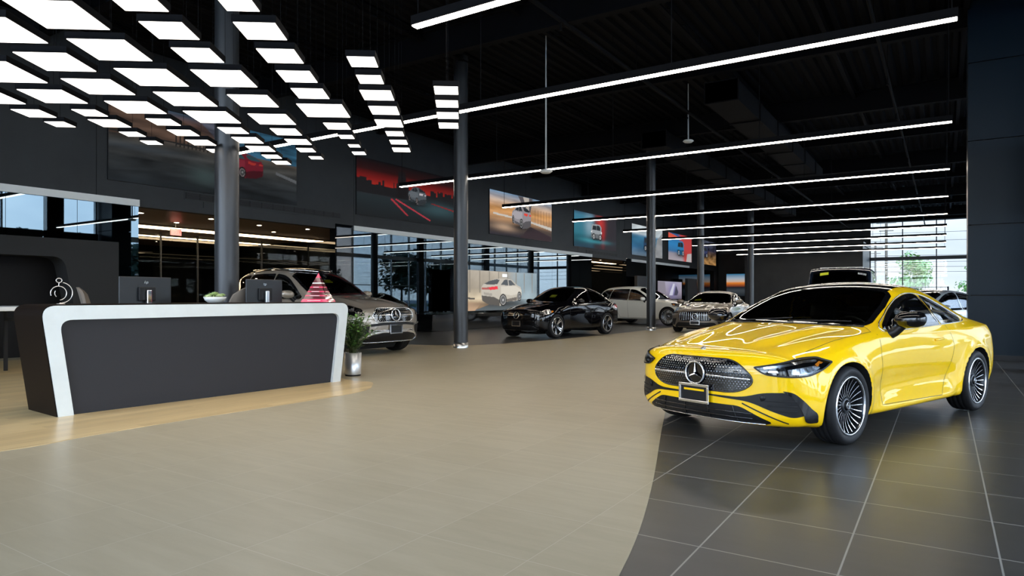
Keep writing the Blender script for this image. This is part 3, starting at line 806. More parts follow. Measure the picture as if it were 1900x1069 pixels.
def wood_mat(name, c1, c2, rough=.35):
    m = bpy.data.materials.new(name); m.use_nodes = True; nt = m.node_tree; b = nt.nodes['Principled BSDF']; L = nt.links.new
    g = N(nt, 'ShaderNodeNewGeometry'); mp = N(nt, 'ShaderNodeMapping'); mp.inputs['Rotation'].default_value = (0, 0, PI/2)
    br = N(nt, 'ShaderNodeTexBrick', offset=.37); br.inputs['Scale'].default_value = 1.0; br.inputs['Brick Width'].default_value = 1.5; br.inputs['Row Height'].default_value = .14
    br.inputs['Mortar Size'].default_value = .0015; br.inputs['Color1'].default_value = (0, 0, 0, 1); br.inputs['Color2'].default_value = (1, 1, 1, 1); br.inputs['Mortar'].default_value = (.1, .1, .1, 1)
    L(g.outputs['Position'], mp.inputs[0]); L(mp.outputs[0], br.inputs[0])
    m3 = N(nt, 'ShaderNodeMapping'); m3.inputs['Scale'].default_value = (18, 1.2, 1); L(g.outputs['Position'], m3.inputs[0])
    nz = N(nt, 'ShaderNodeTexNoise', i_Scale=2.0, i_Detail=8.0, i_Roughness=.65); L(m3.outputs[0], nz.inputs[0])
    a = N(nt, 'ShaderNodeMath', operation='MULTIPLY_ADD'); L(nz.outputs[0], a.inputs[0]); a.inputs[1].default_value = 1.3
    bw = N(nt, 'ShaderNodeMath', operation='MULTIPLY_ADD'); L(br.outputs['Color'], bw.inputs[0]); bw.inputs[1].default_value = .55; bw.inputs[2].default_value = -.35
    L(bw.outputs[0], a.inputs[2]); mx = N(nt, 'ShaderNodeMixRGB', use_clamp=True); mx.inputs[1].default_value = (*c1, 1); mx.inputs[2].default_value = (*c2, 1); L(a.outputs[0], mx.inputs[0]); L(mx.outputs[0], b.inputs['Base Color'])
    b.inputs['Roughness'].default_value = rough
    return m
M['tile_beige'] = tile_mat('beige_porcelain_tile', (.36, .30, .19), (.47, .40, .27), (.52, .46, .35), ox=-1.05, oy=.19, rough=.36, gw=.004)
M['tile_dark'] = tile_mat('charcoal_porcelain_tile', (.048, .047, .045), (.074, .071, .066), (.34, .33, .30), ox=-1.05, oy=.19, rough=.305, gw=.009)
M['oak'] = wood_mat('oak_plank', (.48, .33, .15), (.74, .55, .28), .3)
M['clad'] = mat('charcoal_wall_panel', (.036, .038, .040), .5, 0, noise=(1.2, .12), spec=.25)
M['clad_dark'] = mat('blue_black_metal_cladding', (.003, .011, .020), .40, 0, spec=.22)
M['deck'] = mat('black_painted_steel', (.006, .006, .007), .8, spec=.08)
M['black_glass'] = mat('black_back_painted_glass', (.003, .004, .005), .015, ior=1.5)
M['mirror_glass'] = mat('dark_reflective_glass', (.060, .082, .098), .012, 1.0)
M['col'] = mat('satin_black_column', (.045, .048, .053), .35, .4)
M['white_band'] = mat('white_fascia', (.82, .82, .79), .4)
M['win_glass'] = glass('window_pane', (.93, .96, .96), 0, .8)
M['mullion'] = mat('window_frame_metal', (.045, .05, .056), .4, .4)
M['mullion_pale'] = mat('pale_window_frame', (.5, .54, .57), .35, .5)
M['bronze'] = mat('bronze_soffit', (.22, .14, .075), .4, 0)
M['strip'] = emitter('warm_white_light', (1, .90, .76), STRIP_EMIT)
M['panel'] = emitter('warm_white_panel', (1, .92, .83), PANEL_EMIT)
M['cove'] = emitter('cove_light', (1, .72, .42), WARM_EMIT)
M['spot'] = emitter('downlight_lens', (1, .86, .66), 20)
M['wire'] = mat('steel_wire', (.008, .008, .009), .8, spec=.05)
def st(name, mb, m, **k):
    o = mb.build(name, m, **k); o['kind'] = 'structure'; return o
# floor: dark tile everywhere, with beige field and the oak island let into it
mb = MB(); mb.box(-28, 12, YS-.2, YN+.2, -.2, -.004); st('floor', mb, M['tile_dark'])
edge = smooth_poly([(-.98,-5.0),(-.98,0),(-1.05,1.5),(-1.25,2.84),(-1.62,4.2),(-2.42,6.63),(-3.3,9.5),(-4.2,14),(-5.2,20),(-6.0,26),(-6.8,31)], 6, closed=False)
west = smooth_poly([(-9.4,31),(-9.4,26),(-9.5,20),(-9.75,16.6),(-10.3,14.4),(-11.6,13.5),(-16.3,13.2)], 6, closed=False)
poly = edge+west+[(-16.3,-5.0)]
mb = MB(); mb.prism([tuple(p) for p in poly], -.004, .0); mb.f[0:0] = []; o = st('floor_beige_tile', mb, M['tile_beige'])
wood = [ground(x, y) for x, y in ((0, 838), (150, 812), (310, 785), (450, 763), (560, 746), (650, 731), (682, 723), (690, 717))]
wp = [(p.x, p.y) for p in wood]
wp = [(-7.3, -4.5), (-7.02, .5)]+wp
tip = wp[-1]; wp = smooth_poly(wp+[(tip[0]-.35, tip[1]+.33), (tip[0]-.9, tip[1]+.35), (-9.6, 8.0), (-12.6, 7.6)], 5, closed=False)+[(-15.6, 7.4), (-15.6, -4.5)]
mb = MB(); mb.prism(wp, .0, .004); st('floor_oak', mb, M['oak'])
# ceiling: ribbed steel deck
mb = MB(); x = -18.0; vs = []
prof = []
while x < 4: prof += [(x, ZC), (x+.10, ZC), (x+.14, ZC+.07), (x+.24, ZC+.07), (x+.28, ZC)]; x += .28
# ribs run along y; split in bays so that it is not one endless plane
vs = [(a, YS-.2, b) for a, b in prof]+[(a, YN+.2, b) for a, b in prof]; n = len(prof)
mb.add(vs, [(i, i+1, n+i+1, n+i) for i in range(n-1)], 0)
mb.box(-28, 12, YS-.2, YN+.2, ZC+.1, ZC+.3)
ceil = st('ceiling', mb, M['deck'])
# beams and joists
def thing(name, mb, m, label, cat, group=None, **k):
    return tag(mb.build(name, m, **k), label, cat, group)
k = 0
for y in (1.45, 6.6, 11.75, 16.9, 22.05, 27.2, 32.35, 37.5, 42.65, 47.8, 52.95, 57.4):
    big = k % 2 == 0; k += 1; mb = MB()
    hh = .62 if big else .42
    mb.box(XW, XE, y-.10, y+.10, ZC-.03, ZC-.0); mb.box(XW, XE, y-.10, y+.10, ZC-hh, ZC-hh+.03); mb.box(XW, XE, y-.012, y+.012, ZC-hh+.03, ZC-.03)
    thing('roof_beam', mb, M['deck'], 'black steel cross beam under the ribbed roof deck', 'beam', 'black cross beams under the roof deck')
for x in (-15.2, -12.6, -10.0, -7.4, -4.8, -2.2, .4):
    mb = MB(); mb.box(x-.05, x+.05, YS, YN, ZC-.20, ZC-.16); mb.box(x-.05, x+.05, YS, YN, ZC-.03, ZC)
    y = YS
    while y < YN-1: mb.bar((x, y, ZC-.18), (x, y+.5, ZC-.02), .025, .025); mb.bar((x, y+.5, ZC-.02), (x, y+1, ZC-.18), .025, .025); y += 1
    thing('roof_joist', mb, M['deck'], 'long black open-web joist running away under the roof', 'joist', 'black joists under the roof deck')
for x, z, r in ((-5.9, 6.35, .045), (-1.1, 6.45, .035)):
    mb = MB(); mb.tube([(x, YS+.1, z), (x, YN-.1, z)], r, 8)
    y = 0
    while y < 55: mb.tube([(x, y, z), (x, y, z-.16)], .018, 6); mb.tube([(x, y, z-.16), (x, y, z-.20)], .03, 8); mb.tube([(x, y, z), (x, y, ZC-.1)], .008, 5); y += 3.6
    thing('sprinkler_pipe', mb, M['deck'], 'black sprinkler pipe with small heads, %s' % ('nearer the portrait wall' if x < -3 else 'nearer the windows'), 'pipe')
for x, y0, y1, lab in ((-4.7, 17, 31, 'boxy black air duct under the roof above the middle of the hall'), (-8.0, 21, 44, 'long black air duct under the roof nearer the picture wall')):
    mb = MB(); mb.box(x-.4, x+.4, y0, y1, 6.2, 6.7)
    y = y0
    while y < y1: mb.box(x-.43, x+.43, y, y+.05, 6.17, 6.73); y += 2.4
    thing('air_duct', mb, M['deck'], lab, 'duct')

# ---- west wall: dark upper panels, pale band, openings
TOPB, BOTB = 3.62, 3.46       # pale band
ALC1 = (8.72, 14.95); ALC2 = (33.6, 38.4)
mb = MB()
panels = [(YS, 2.4), (2.4, 7.75), (7.75, 10.4), (10.4, 15.75), (15.75, 21.3), (21.3, 26.6), (26.6, 31.9), (31.9, 37.4), (37.4, 42.7), (42.7, 48.0), (48.0, 53.3), (53.3, YN)]
for a, b in panels: mb.box(XW-.25, XW, a+.006, b-.006, TOPB, ZC)
mb.box(XW-.25, XW-.02, YS, YN, TOPB, ZC)
st('wall_west', mb, M['clad'])
mb = MB()   # lower wall pieces between the openings: dark glass
for i, (a, b) in enumerate(((YS, ALC1[0]), (15.75, ALC2[0]), (39.2, YN))):
    pass

def glass_run(a, b, step, name, z0=.0, z1=BOTB):
    mb = MB(); y = a; k = int(round((b-a)/step)); d = (b-a)/k
    for i in range(k): mb.box(XW-.03, XW-.01, a+i*d+.005, a+(i+1)*d-.005, z0, z1)
    o = st(name, mb, M['mirror_glass'])
    mb = MB(); mb.box(XW-.06, XW-.035, a, b, 0, z1); st('wall_west_backing', mb, M['black'])
    return o
glass_run(YS, ALC1[0], 1.37, 'window_1')
glass_run(15.75, ALC2[0]-.0, 1.5, 'window_2')
glass_run(39.2, 57.2, 1.5, 'window_3')
mb = MB(); mb.box(XW-.25, XW, 57.2, YN+.2, 0, TOPB); mb.box(XW-.25, XW, 50.5, 57.2, BOTB, TOPB); mb.box(XW-.3, XW-.26, YS, ALC1[0]-.02, 0, ZC); mb.box(XW-.3, XW-.26, 15.8, ALC2[0]-.02, 0, ZC); mb.box(XW-.3, XW-.26, 39.2, YN, 0, ZC); st('wall_west_end', mb, M['clad'])
for i, (a, b) in enumerate(((YS, ALC1[0]), (15.75, ALC2[0]), (39.2, 50.5))):
    mb = MB(); mb.box(XW-.06, XW+.035, a, b, BOTB, TOPB); st('trim_%d' % (i+1), mb, M['white_band'])
for i, (a, b) in enumerate((ALC1, ALC2)):       # frame over the openings
    mb = MB(); mb.box(XW-.25, XW, a, b, BOTB, TOPB); st('trim_%d' % (i+5), mb, M['clad'])
mb = MB(); mb.box(XW-.25, XW, 14.95, 15.75, 0, TOPB); mb.box(XW-.25, XW, 38.4, 39.2, 0, TOPB); st('wall_west_pier', mb, M['black_glass'])
# offices behind the openings: bronze soffit, coves, downlights, dark glass back
def office(y0, y1, depth, n):
    zc = BOTB; x1 = XW-.25; x0 = XW-depth
    mb = MB(); mb.box(x0, x1, y0-3, y1+3, zc, zc+.12); st('ceiling_office_%d' % n, mb, M['bronze'])
    mb = MB(); mb.box(x0-.1, x0, y0-3, y1+3, 0, zc); mb.box(x0, x1, y0-3.1, y0-3, 0, zc); mb.box(x0, x1, y1+3, y1+3.1, 0, zc); st('wall_office_%d' % n, mb, M['black_glass'])
    mb = MB(); mb.box(x0, x1, y0-3, y1+3, -.02, 0); st('floor_office_%d' % n, mb, M['tile_dark'])
    return x0, x1, zc
x0, x1, zc = office(*ALC1, 12, 1)
where = ['nearest the hall', 'behind the first cove', 'deepest in the office']
for i, (cx, a, b) in enumerate(((-20.6, 5.7, 17.9), (-23.6, 5.7, 17.9))):
    mb = MB(); mb.box(cx-(.42, .22)[i], cx+(.42, .22)[i], a, b, zc-.035, zc+.0); o = mb.build('cove_light', M['bronze'])
    tag(o, 'warm glowing ceiling cove in the office opening, %s' % ('nearer the hall' if i == 0 else 'further back'), 'light')
    mb = MB(); mb.box(cx-(.36, .17)[i], cx+(.36, .17)[i], a+.05, b-.05, zc-.045, zc-.036); mb.build('diffuser', M['cove'], o)
def downlight(x, y, z, lab, grp=None):
    mb = MB(); Tm = Matrix.Translation((x, y, z)); mb.lathe([(.085, 0), (.085, -.012), (.07, -.012)], 20, 0, Tm)
    o = mb.build('downlight', M['steel']); tag(o, lab, 'downlight', grp)
    mb = MB(); mb.lathe([(.07, -.006), (.0001, -.006)], 16, 0, Tm); mb.build('lens', M['spot'], o)
for ix, x in enumerate((-17.6, -19.3, -21.9)):
    for iy, y in enumerate((9.4, 11.2, 13.0, 14.6)):
        downlight(x+.3*(iy % 2), y, zc-.001, 'small downlight in the bronze office soffit, %s row, %s from the desk side' % (ORD[ix+1], ORD[iy+1]), 'office soffit downlights')
# hanging exit sign in the office
p = Vector((-19.0, 10.35, 0)); mb = MB(); mb.box(-.02, .02, -.17, .17, zc-.36, zc-.16); mb.tube([(0, 0, zc-.16), (0, 0, zc)], .012, 6)
o = mb.build('exit_sign', M['white_paper']); o.location = (-19.3, 11.35, 0); tag(o, 'small red and white exit sign hanging in the office', 'sign')
mb = MB(); mb.box(.021, .025, -.16, .16, zc-.35, zc-.17); mb.build('sign_face', emitter('exit_red', (.9, .06, .03), .9), o)
lettering('exit_lettering', 'EXIT', .15, M['white_paper'], o, (.028, 0, zc-.315), (PI/2, 0, PI/2))
# glass partitions and a dark row of furniture inside
mb = MB()
for i in range(9): mb.box(-22.6, -22.58, 6+i*1.35, 6+i*1.35+1.34, 0, zc)
o = st('window_4', mb, M['win_glass'])
mb = MB()
for i in range(10): mb.box(-22.62, -22.56, 5.98+i*1.35, 6.02+i*1.35, 0, zc)
st('window_4_frame', mb, M['mullion'])
x0, x1, zc = office(*ALC2, 10, 2)
for i, cx in enumerate((-18.3, -20.2, -22.4, -24.6)):
    mb = MB(); mb.box(cx-.22, cx+.22, 31, 41, zc-.035, zc); o = mb.build('cove_light', M['bronze']); tag(o, 'warm light line in the far office soffit, %s from the hall' % ORD[i+1], 'light')
    mb = MB(); mb.box(cx-.17, cx+.17, 31.2, 40.8, zc-.045, zc-.036); mb.build('diffuser', M['cove'], o)
for i, (x, y) in enumerate(((-17.3, 34.6), (-17.3, 36.6))): downlight(x, y, zc-.001, 'downlight in the far office soffit, %s' % ('nearer the desk' if i == 0 else 'further from the desk'))
# vents
for y0, y1, z0, z1, lab in ((9.9, 15.15, 3.80, 3.96, 'long black slot air grille in the wall above the office opening'), (32.9, 37.0, 3.66, 3.80, 'black slot air grille in the wall above the far office opening')):
    mb = MB(); mb.box(XW, XW+.012, y0-.03, y1+.03, z0-.03, z1+.03); o = mb.build('air_grille', M['clad']); tag(o, lab, 'vent')
    mb = MB(); mb.box(XW+.012, XW+.018, y0, y1, z0, z1); mb.build('slot', M['black'], o)
    mb = MB(); y = y0
    while y < y1: mb.box(XW+.016, XW+.026, y, y+.03, z0, z1); y += .38
    mb.box(XW+.016, XW+.024, y0, y1, (z0+z1)/2-.008, (z0+z1)/2+.008); mb.build('louvre', M['plastic'], o)
# ---- other walls
WX0, WX1, WZ = -4.75, XE, 7.0       # the tall north window
mb = MB(); mb.box(XW-.3, WX0, YN, YN+.25, 0, ZC+.1); mb.box(WX0, XE, YN, YN+.25, WZ, ZC+.1); st('wall_north', mb, M['clad'])
mb = MB(); mb.box(-12.9, -4.78, 53.2, YN, 0, 4.9); mb.box(-12.95, -4.7, 52.9, YN, 4.9, 5.15); st('wall_north_block', mb, M['clad'])
def curtain(name, axis, c, a, b, step, zt=7.0, rows=(4.15,), fm=None, extra=()):
    """glazed wall along x or y at coordinate c"""
    g = MB(); f = MB(); k = int(round((b-a)/step)); d = (b-a)/k
    def bx(m, a0, a1, c0, c1, z0, z1):
        if axis == 'y': m.box(c+c0, c+c1, a0, a1, z0, z1)
        else: m.box(a0, a1, c+c0, c+c1, z0, z1)
    for i in range(k): bx(g, a+i*d+.02, a+(i+1)*d-.02, -.006, .006, .06, zt)
    for i in range(k+1): bx(f, a+i*d-.035, a+i*d+.035, -.07, .07, 0, zt)
    bx(f, a, b, -.07, .07, 0, .10); bx(f, a, b, -.07, .07, zt-.08, zt)
    for z in rows: bx(f, a, b, -.11, .11, z-.13, z+.13)
    for z in extra: bx(f, a, b, -.04, .04, z-.03, z+.03)
    st(name, g, M['win_glass']); st(name+'_frame', f, fm or M['mullion'])
curtain('window_5', 'x', YN+.1, WX0, XE, 1.95)
curtain('window_6', 'y', XE, 17.4, YN, 1.93, fm=M['mullion_pale'], extra=(2.1,))
curtain('window_7', 'y', XE, YS, 16.3, 1.93, fm=M['mullion_pale'], extra=(2.1,))
curtain('window_8', 'x', YS, -14.6, XE, 1.98, extra=(2.1,))
mb = MB(); mb.box(XE-.1, XE+.15, YS, YN, 7.0, ZC+.1); mb.box(-14.6, XE, YS-.1, YS+.1, 7.0, ZC+.1); mb.box(XW-.3, -14.6, YS-.1, YS+.1, 0, ZC+.1); st('wall_east', mb, M['clad'])
# the clad pier on the right, with its panel joints
mb = MB(); zs = [0, 1.3, 2.72, 4.42, 6.0, ZC]
for a, b in zip(zs[:-1], zs[1:]): mb.box(.42, XE+.4, 16.4, 17.3, a+.011, b-.011)
st('wall_east_pier', mb, M['clad_dark'])
mb = MB(); mb.box(.48, XE+.34, 16.47, 17.23, 0, ZC); st('wall_east_pier_core', mb, M['black'])
mb = MB(); mb.box(.40, XE+.4, 16.38, 17.32, 0, .11); st('baseboard_east', mb, M['black'])
for x, y, lab in ((1.10, 11.9, 'black square post at the right edge beside the clad pier'),):
    mb = MB(); mb.box(x-.02, x+.24, y-.13, y+.13, 0, ZC); thing('square_post', mb, M['black_gloss'], lab, 'post', bevel=.006)
# east facade inner columns (seen mirrored in the wall glass)
for i, y in enumerate((-3.4, 1.0, 22.0, 31.0, 40.0, 49.0)):
    mb = MB(); mb.box(XE-.36, XE-.12, y-.3, y+.3, 0, ZC); thing('facade_post', mb, M['col'], 'tall black post at the window wall', 'post', 'black posts along the window wall')
mb = MB(); mb.box(XE-.50, XE-.14, 14.0, 14.7, 0, ZC); thing('facade_post', mb, M['black_gloss'], 'broad black pier between the side windows just outside the picture', 'post')
mb = MB(); mb.box(XE-.13, XE+.13, YS, 13.98, 2.9, 4.3); mb.box(XE-.13, XE+.13, 14.72, 16.35, 2.9, 4.3); st('trim_8', mb, M['black'])
# round columns
cols = [(421, 10.45, 'broad round dark column behind the reception desk, below the light panels'), (855, None, 'round black column in front of the video screen'),
        (1208, None, 'slim round black column beside the white car'), (1300, 36.2, 'far round black column behind the bronze sedan'), (1393, 41.5, 'furthest round black column, by the orange picture')]
for px, d, lab in cols:
    if d is None: p = ground(px, {855: 645, 1208: 613}[px]); 
    else: l = (px-950)/FPX*d; q = FW*d+RT*l; p = Vector((q.x, q.y, 0))
    r = .178 if px != 1208 else .17
    mb = MB(); mb.lathe([(r, .0), (r, ZC)], 40, 0, Matrix.Translation((p.x, p.y, 0)))
    o = thing('round_column', mb, M['col'], lab, 'column')
    mb = MB(); mb.lathe([(r+.012, .0), (r+.012, .13), (r, .13)], 40, 0, Matrix.Translation((p.x, p.y, 0))); mb.build('column_base', M['steel'], o)
# ---------------------------------------------------------------- linear lights
ZS = 4.32
strips = [(-5.03, 3.4, 5.75)]+[(-12.7, .14, 8.8+5.15*i) for i in range(9)]
ends = ['nearest the camera, cut by the top of the frame']+['%s in the row counted from the camera' % ORD[i+2] for i in range(9)]
for i, (xa, xb, y) in enumerate(strips):
    mb = MB(); h_ = .115
    mb.box(xa, xb, y-.055, y+.055, ZS+.012, ZS+h_)
    mb.box(xa, xa+.01, y-.055, y+.055, ZS, ZS+.012); mb.box(xb-.01, xb, y-.055, y+.055, ZS, ZS+.012)
    o = mb.build('linear_light', M['deck']); tag(o, 'long straight hanging light bar, %s' % ends[i], 'light', 'long hanging light bars')
    mb = MB(); mb.box(xa+.012, xb-.012, y-.045, y+.045, ZS-.004, ZS+.012); mb.build('diffuser', M['strip'], o)
    k = max(2, int(round((xb-xa)/3.2)))
    for j in range(k+1):
        x = xa+.06+(xb-xa-.12)*j/k; mb = MB(); mb.tube([(x, y, ZS+h_), (x, y, ZC-.1)], .007, 5); mb.build('suspension_cable', M['wire'], o)
# ---------------------------------------------------------------- light panels
Z1 = [(290,178,688,188),(-80,262,305,272),(775,68,1053,76),(985,243,1243,249),(608,370,955,385),(1160,385,1395,392),(285,437,607,449),(865,530,1178,540),(1295,530,1607,550),
      (-77,508,303,518),(548,582,848,593),(1075,655,1355,664),(270,633,560,649),(1485,655,1739,673),(775,698,1045,712),(-110,640,170,650),(180,727,355,731),(520,718,680,727),(1240,760,1500,768),
      (630,783,828,797),(970,775,1130,783),(345,786,478,792),(790,845,912,851),(1090,838,1248,849),(910,895,1018,901),(1200,898,1350,907),(1310,945,1410,950),(1395,825,1552,835)]
Z2 = [(148,887,303,892),(227,937,378,945),(310,980,418,987),(372,1018,473,1023),(270,768,505,778),(380,837,540,842),(458,893,603,903),(520,940,628,948),(590,985,675,992),
      (68,68,280,76),(195,245,448,252),(320,388,552,398),(430,508,638,517),(515,610,710,616),(567,722,840,733),(695,800,843,807),(775,860,865,863),(830,912,903,917),(855,958,938,964),
      (840,413,1013,422),(893,517,1048,525),(920,618,1112,628),(970,707,1145,717),(1005,785,1168,793),(1063,842,1173,848),(1087,893,1195,899),(1103,940,1212,946),
      (1358,585,1508,590),(1368,665,1508,670),(1375,735,1510,740),(1385,795,1508,800)]
HP = 2.3; ang = math.atan((873-950)/FPX)     # row direction, measured from the camera's forward
D2 = FW*math.cos(ang)+RT*math.sin(ang); A2 = Vector((D2.y, -D2.x))
prs = []
for sc_, ox, lst in ((3.342, 0, Z1), (3.342, 400, Z2)):
    for xl, yl, xr, yr in lst:
        a = ground((xl/sc_)+ox, yl/sc_, CAMH+HP); b = ground((xr/sc_)+ox, yr/sc_, CAMH+HP)
        va, vb = Vector((a.x, a.y)), Vector((b.x, b.y)); m_ = (va+vb)/2; wd = abs((vb-va).dot(A2))
        prs.append((m_.dot(A2), m_.dot(D2), wd))
prs.sort()
rows_ = []
for a, d, wd in prs:
    if rows_ and a-np.mean([q[0] for q in rows_[-1]]) < .34: rows_[-1].append((a, d, wd))
    else: rows_.append([(a, d, wd)])
rows_ = rows_[::-1]
def panel_meshes(wd, dz=.065):
    h = wd*.53; a = MB(); a.box(-wd/2-.006, wd/2+.006, -h-.006, h+.006, .006, dz)
    e = MB(); e.box(-wd/2+.006, wd/2-.006, -h+.006, h-.006, 0, .006)
    e2 = MB()
    e2.tube([(0, 0, dz), (0, 0, ZC-.1-(CAMH+HP))], .0022, 4)
    return a, e, e2
for ri, r in enumerate(rows_):
    r.sort(key=lambda q: q[1])
    for ci, (a, d, wd) in enumerate(r):
        p = A2*a+D2*(d-wd*.53); A_, E_, W_ = panel_meshes(wd)
        o = A_.build('light_panel', M['deck']); o.location = (p.x, p.y, CAMH+HP); o.rotation_euler = (0, 0, math.atan2(A2.y, A2.x))
        tag(o, 'square glowing panel, %s from the camera in the %s row from the right' % (ORD[min(ci+1, 13)], ORD[min(ri+1, 13)]), 'light', 'hanging square light panels')
        E_.build('diffuser', M['panel'], o); W_.build('suspension_cable', M['wire'], o)
# small ceiling devices
for px, py, z, lab in ((1013, 318, 4.12, 'small white round ceiling device hanging at the second long light bar'), (1277, 262, 5.6, 'tiny white disc under the dark roof')):
    d = FPX*(z-CAMH)/(550-py); l = (px-950)/FPX*d; q = FW*d+RT*l
    mb = MB(); mb.lathe([(.0001, -.05), (.10, -.04), (.15, 0), (.12, .03), (.02, .04), (.012, ZC-z-.1)], 20, 0, Matrix.Translation((q.x, q.y, z)))
    thing('ceiling_sensor', mb, M['white_paper'], lab, 'sensor')
# ---------------------------------------------------------------- reception desk
M['shell'] = mat('desk_brown_black_laminate', (.010, .006, .004), .5, spec=.08)
M['front'] = mat('desk_charcoal_panel', (.030, .030, .035), .5, spec=.2)
M['desk_silver'] = mat('desk_silver_trim', (.70, .74, .74), .45, .3, noise=(3, .05, (1, 8, 1)))
DZ = 1.19
pa = ground(105, 775); pb = ground(632, 708)
dd = Vector((pb.x-pa.x, pb.y-pa.y)); DL = dd.length; dd.normalize(); rz = math.atan2(dd.y, dd.x)      # local +x along the front, -y faces the camera side
desk = empty('reception_desk', (pa.x, pa.y, .004), rz, 'long charcoal reception desk with a silver frame on the oak floor', 'desk')
# local frame: x from left base to right base, y into the desk (west), z up
def outline(inset, dz, r, lean=.16, lo=0.0):
    z1 = DZ-dz; k = lambda z: lean*z/DZ
    P_ = [(-k(lo)+inset*.0+inset, lo), (-k(z1)+inset, z1, r), (DL+k(z1)-inset, z1, r), (DL+k(lo)-inset, lo)]
    return corner_poly([(P_[0][0], P_[0][1]), P_[1], P_[2], (P_[3][0], P_[3][1])], 8)
dep = .80
XZ = lambda pts, y: [(a, y, b) for a, b in pts]
def arch_shell(mb, outer, inner, y0, y1, mi=0):
    n = len(outer); vs = XZ(outer, y0)+XZ(inner, y0)+XZ(outer, y1)+XZ(inner, y1); fs = []
    for i in range(n-1):
        fs += [(i, i+1, n+i+1, n+i), (2*n+i, 3*n+i, 3*n+i+1, 2*n+i+1), (i, 2*n+i, 2*n+i+1, i+1), (n+i, n+i+1, 3*n+i+1, 3*n+i)]
    fs += [(0, n, 3*n, 2*n), (n-1, 3*n-1, 4*n-1, 2*n-1)]
    mb.add(vs, fs, mi)
mb = MB(); arch_shell(mb, outline(0, 0, .16), outline(.035, .035, .14), 0, dep)
o = mb.build('shell', M['shell'], desk)
mb = MB(); o0 = outline(.012, .012, .15); o1 = outline(.16, .165, .13); arch_shell(mb, o0, o1, -.012, .05); mb.build('silver_frame', M['desk_silver'], desk)
mb = MB(); n = len(o1); pl = outline(.155, .16, .13); mb.add(XZ(pl, .035)+XZ(pl, .07), [tuple(range(n))[::-1], tuple(range(n, 2*n))]+[(i, (i+1) % n, n+(i+1) % n, n+i) for i in range(n)], 0); mb.build('front_panel', M['front'], desk)
mb = MB(); mb.box(.06, DL-.06, .45, 1.0, .735, .765); mb.build('worktop', M['shell'], desk)
for xa_, ya_ in ((.06, .8), (DL-.10, .8), (DL*.5-.02, .1)): mb = MB(); mb.box(xa_, xa_+.04, ya_, .98, 0, .735); mb.build('worktop_support', M['shell'], desk)
def desk_pt(px, yloc, z):
    """local x on the desk where a pixel column meets depth yloc, in world coordinates"""
    lo, hi = -1.5, DL+1.5
    for _ in range(40):
        m_ = (lo+hi)/2; q = Vector((pa.x, pa.y))+dd*m_+Vector((-dd.y, dd.x))*yloc
        u = 950+FPX*q.dot(RT)/q.dot(FW)
        if u < px: lo = m_
        else: hi = m_
    q = Vector((pa.x, pa.y))+dd*lo+Vector((-dd.y, dd.x))*yloc
    return Vector((q.x, q.y, z))
TOP = DZ+.005
# monitors
def monitor(px, yl, wd, lab, turn=0, fh=.37, zt=1.53):
    p = desk_pt(px, yl, .77); r = empty('monitor', p, rz+turn, lab, 'monitor')
    mb = MB(); z1 = zt-.77; z0 = z1-fh; mb.box(-wd/2, wd/2, .0, .022, z0, z1); s = mb.build('screen_back', mat('monitor_shell', (.016, .019, .023), .35), r, bevel=.008)
    mb = MB(); mb.box(-wd*.48, wd*.48, .022, .024, z0+.015, z1-.012); mb.build('display', M['black_gloss'], s)
    mb = MB(); mb.box(-.11, .11, -.035, .0, z0+.06, z0+.24); mb.build('rear_cover', M['plastic'], s, bevel=.01)
    mb = MB(); mb.box(-.03, .03, -.085, -.045, .02, z0+.20); mb.build('stand', M['chrome'] if turn else M['steel'], r, bevel=.006)
    mb = MB(); mb.box(-.12, .12, -.16, .08, 0, .014); mb.build('stand_base', M['steel'], r, bevel=.004)
    lettering('maker_mark', 'hp', .055, M['silver'], s, (0, -.003, z1-.085), (PI/2, 0, 0), .25, .001)
    return r
monitor(271, .84, .68, 'wide computer monitor seen from behind, nearer the ring sculpture', .10)
monitor(491, .80, .60, 'computer monitor seen from behind, nearer the pink pyramid', 0)
# succulent bowl
def lath_obj(name, prof, m, loc, parent=None, n=32):
    mb = MB(); mb.lathe(prof, n, 0); o = mb.build(name, m, parent, loc=loc); return o
M['ceramic'] = mat('white_ceramic', (.78, .78, .75), .25, coat=.4)
p = desk_pt(399, .30, TOP); o = lath_obj('succulent_bowl', [(.0001, .0), (.085, .0), (.125, .035), (.142, .075), (.136, .078), (.12, .05), (.0001, .05)], M['ceramic'], p); tag(o, 'small white bowl of green succulents on the reception desk', 'plant bowl')
M['succ'] = mat('succulent_green', (.30, .42, .13), .5, noise=(14, .35)); M['succ2'] = mat('succulent_pale', (.48, .58, .28), .5)
random.seed(3)
for k in range(9):
    a = 2*PI*k/8; rr = .085 if k < 8 else 0; cx, cy = rr*math.cos(a), rr*math.sin(a); mb = MB(); hh = .075+.03*random.random()+(.03 if k == 8 else 0)
    for ring, (n, tilt, ln) in enumerate(((9, .25, .055), (8, .6, .05), (6, 1.0, .04), (3, 1.4, .03))):
        for j in range(n):
            b = 2*PI*j/n+ring*.4+k; d = Vector((math.cos(b)*math.cos(tilt), math.sin(b)*math.cos(tilt), math.sin(tilt))); s_ = Vector((-math.sin(b), math.cos(b), 0)); c0 = Vector((cx, cy, hh)); u = s_.cross(d)
            mb.add([c0, c0+d*ln*.6+s_*.011, c0+d*ln, c0+d*ln*.6-s_*.011, c0+d*ln*.5+u*-.008, c0+d*ln*.5+u*.008], [(0, 1, 5), (1, 2, 5), (2, 3, 5), (3, 0, 5), (1, 0, 4), (2, 1, 4), (3, 2, 4), (0, 3, 4)], 0, True)
    mb.tube([(cx, cy, .05), (cx, cy, hh)], .008, 5); mb.build('succulent', M['succ'] if k % 3 else M['succ2'], o)
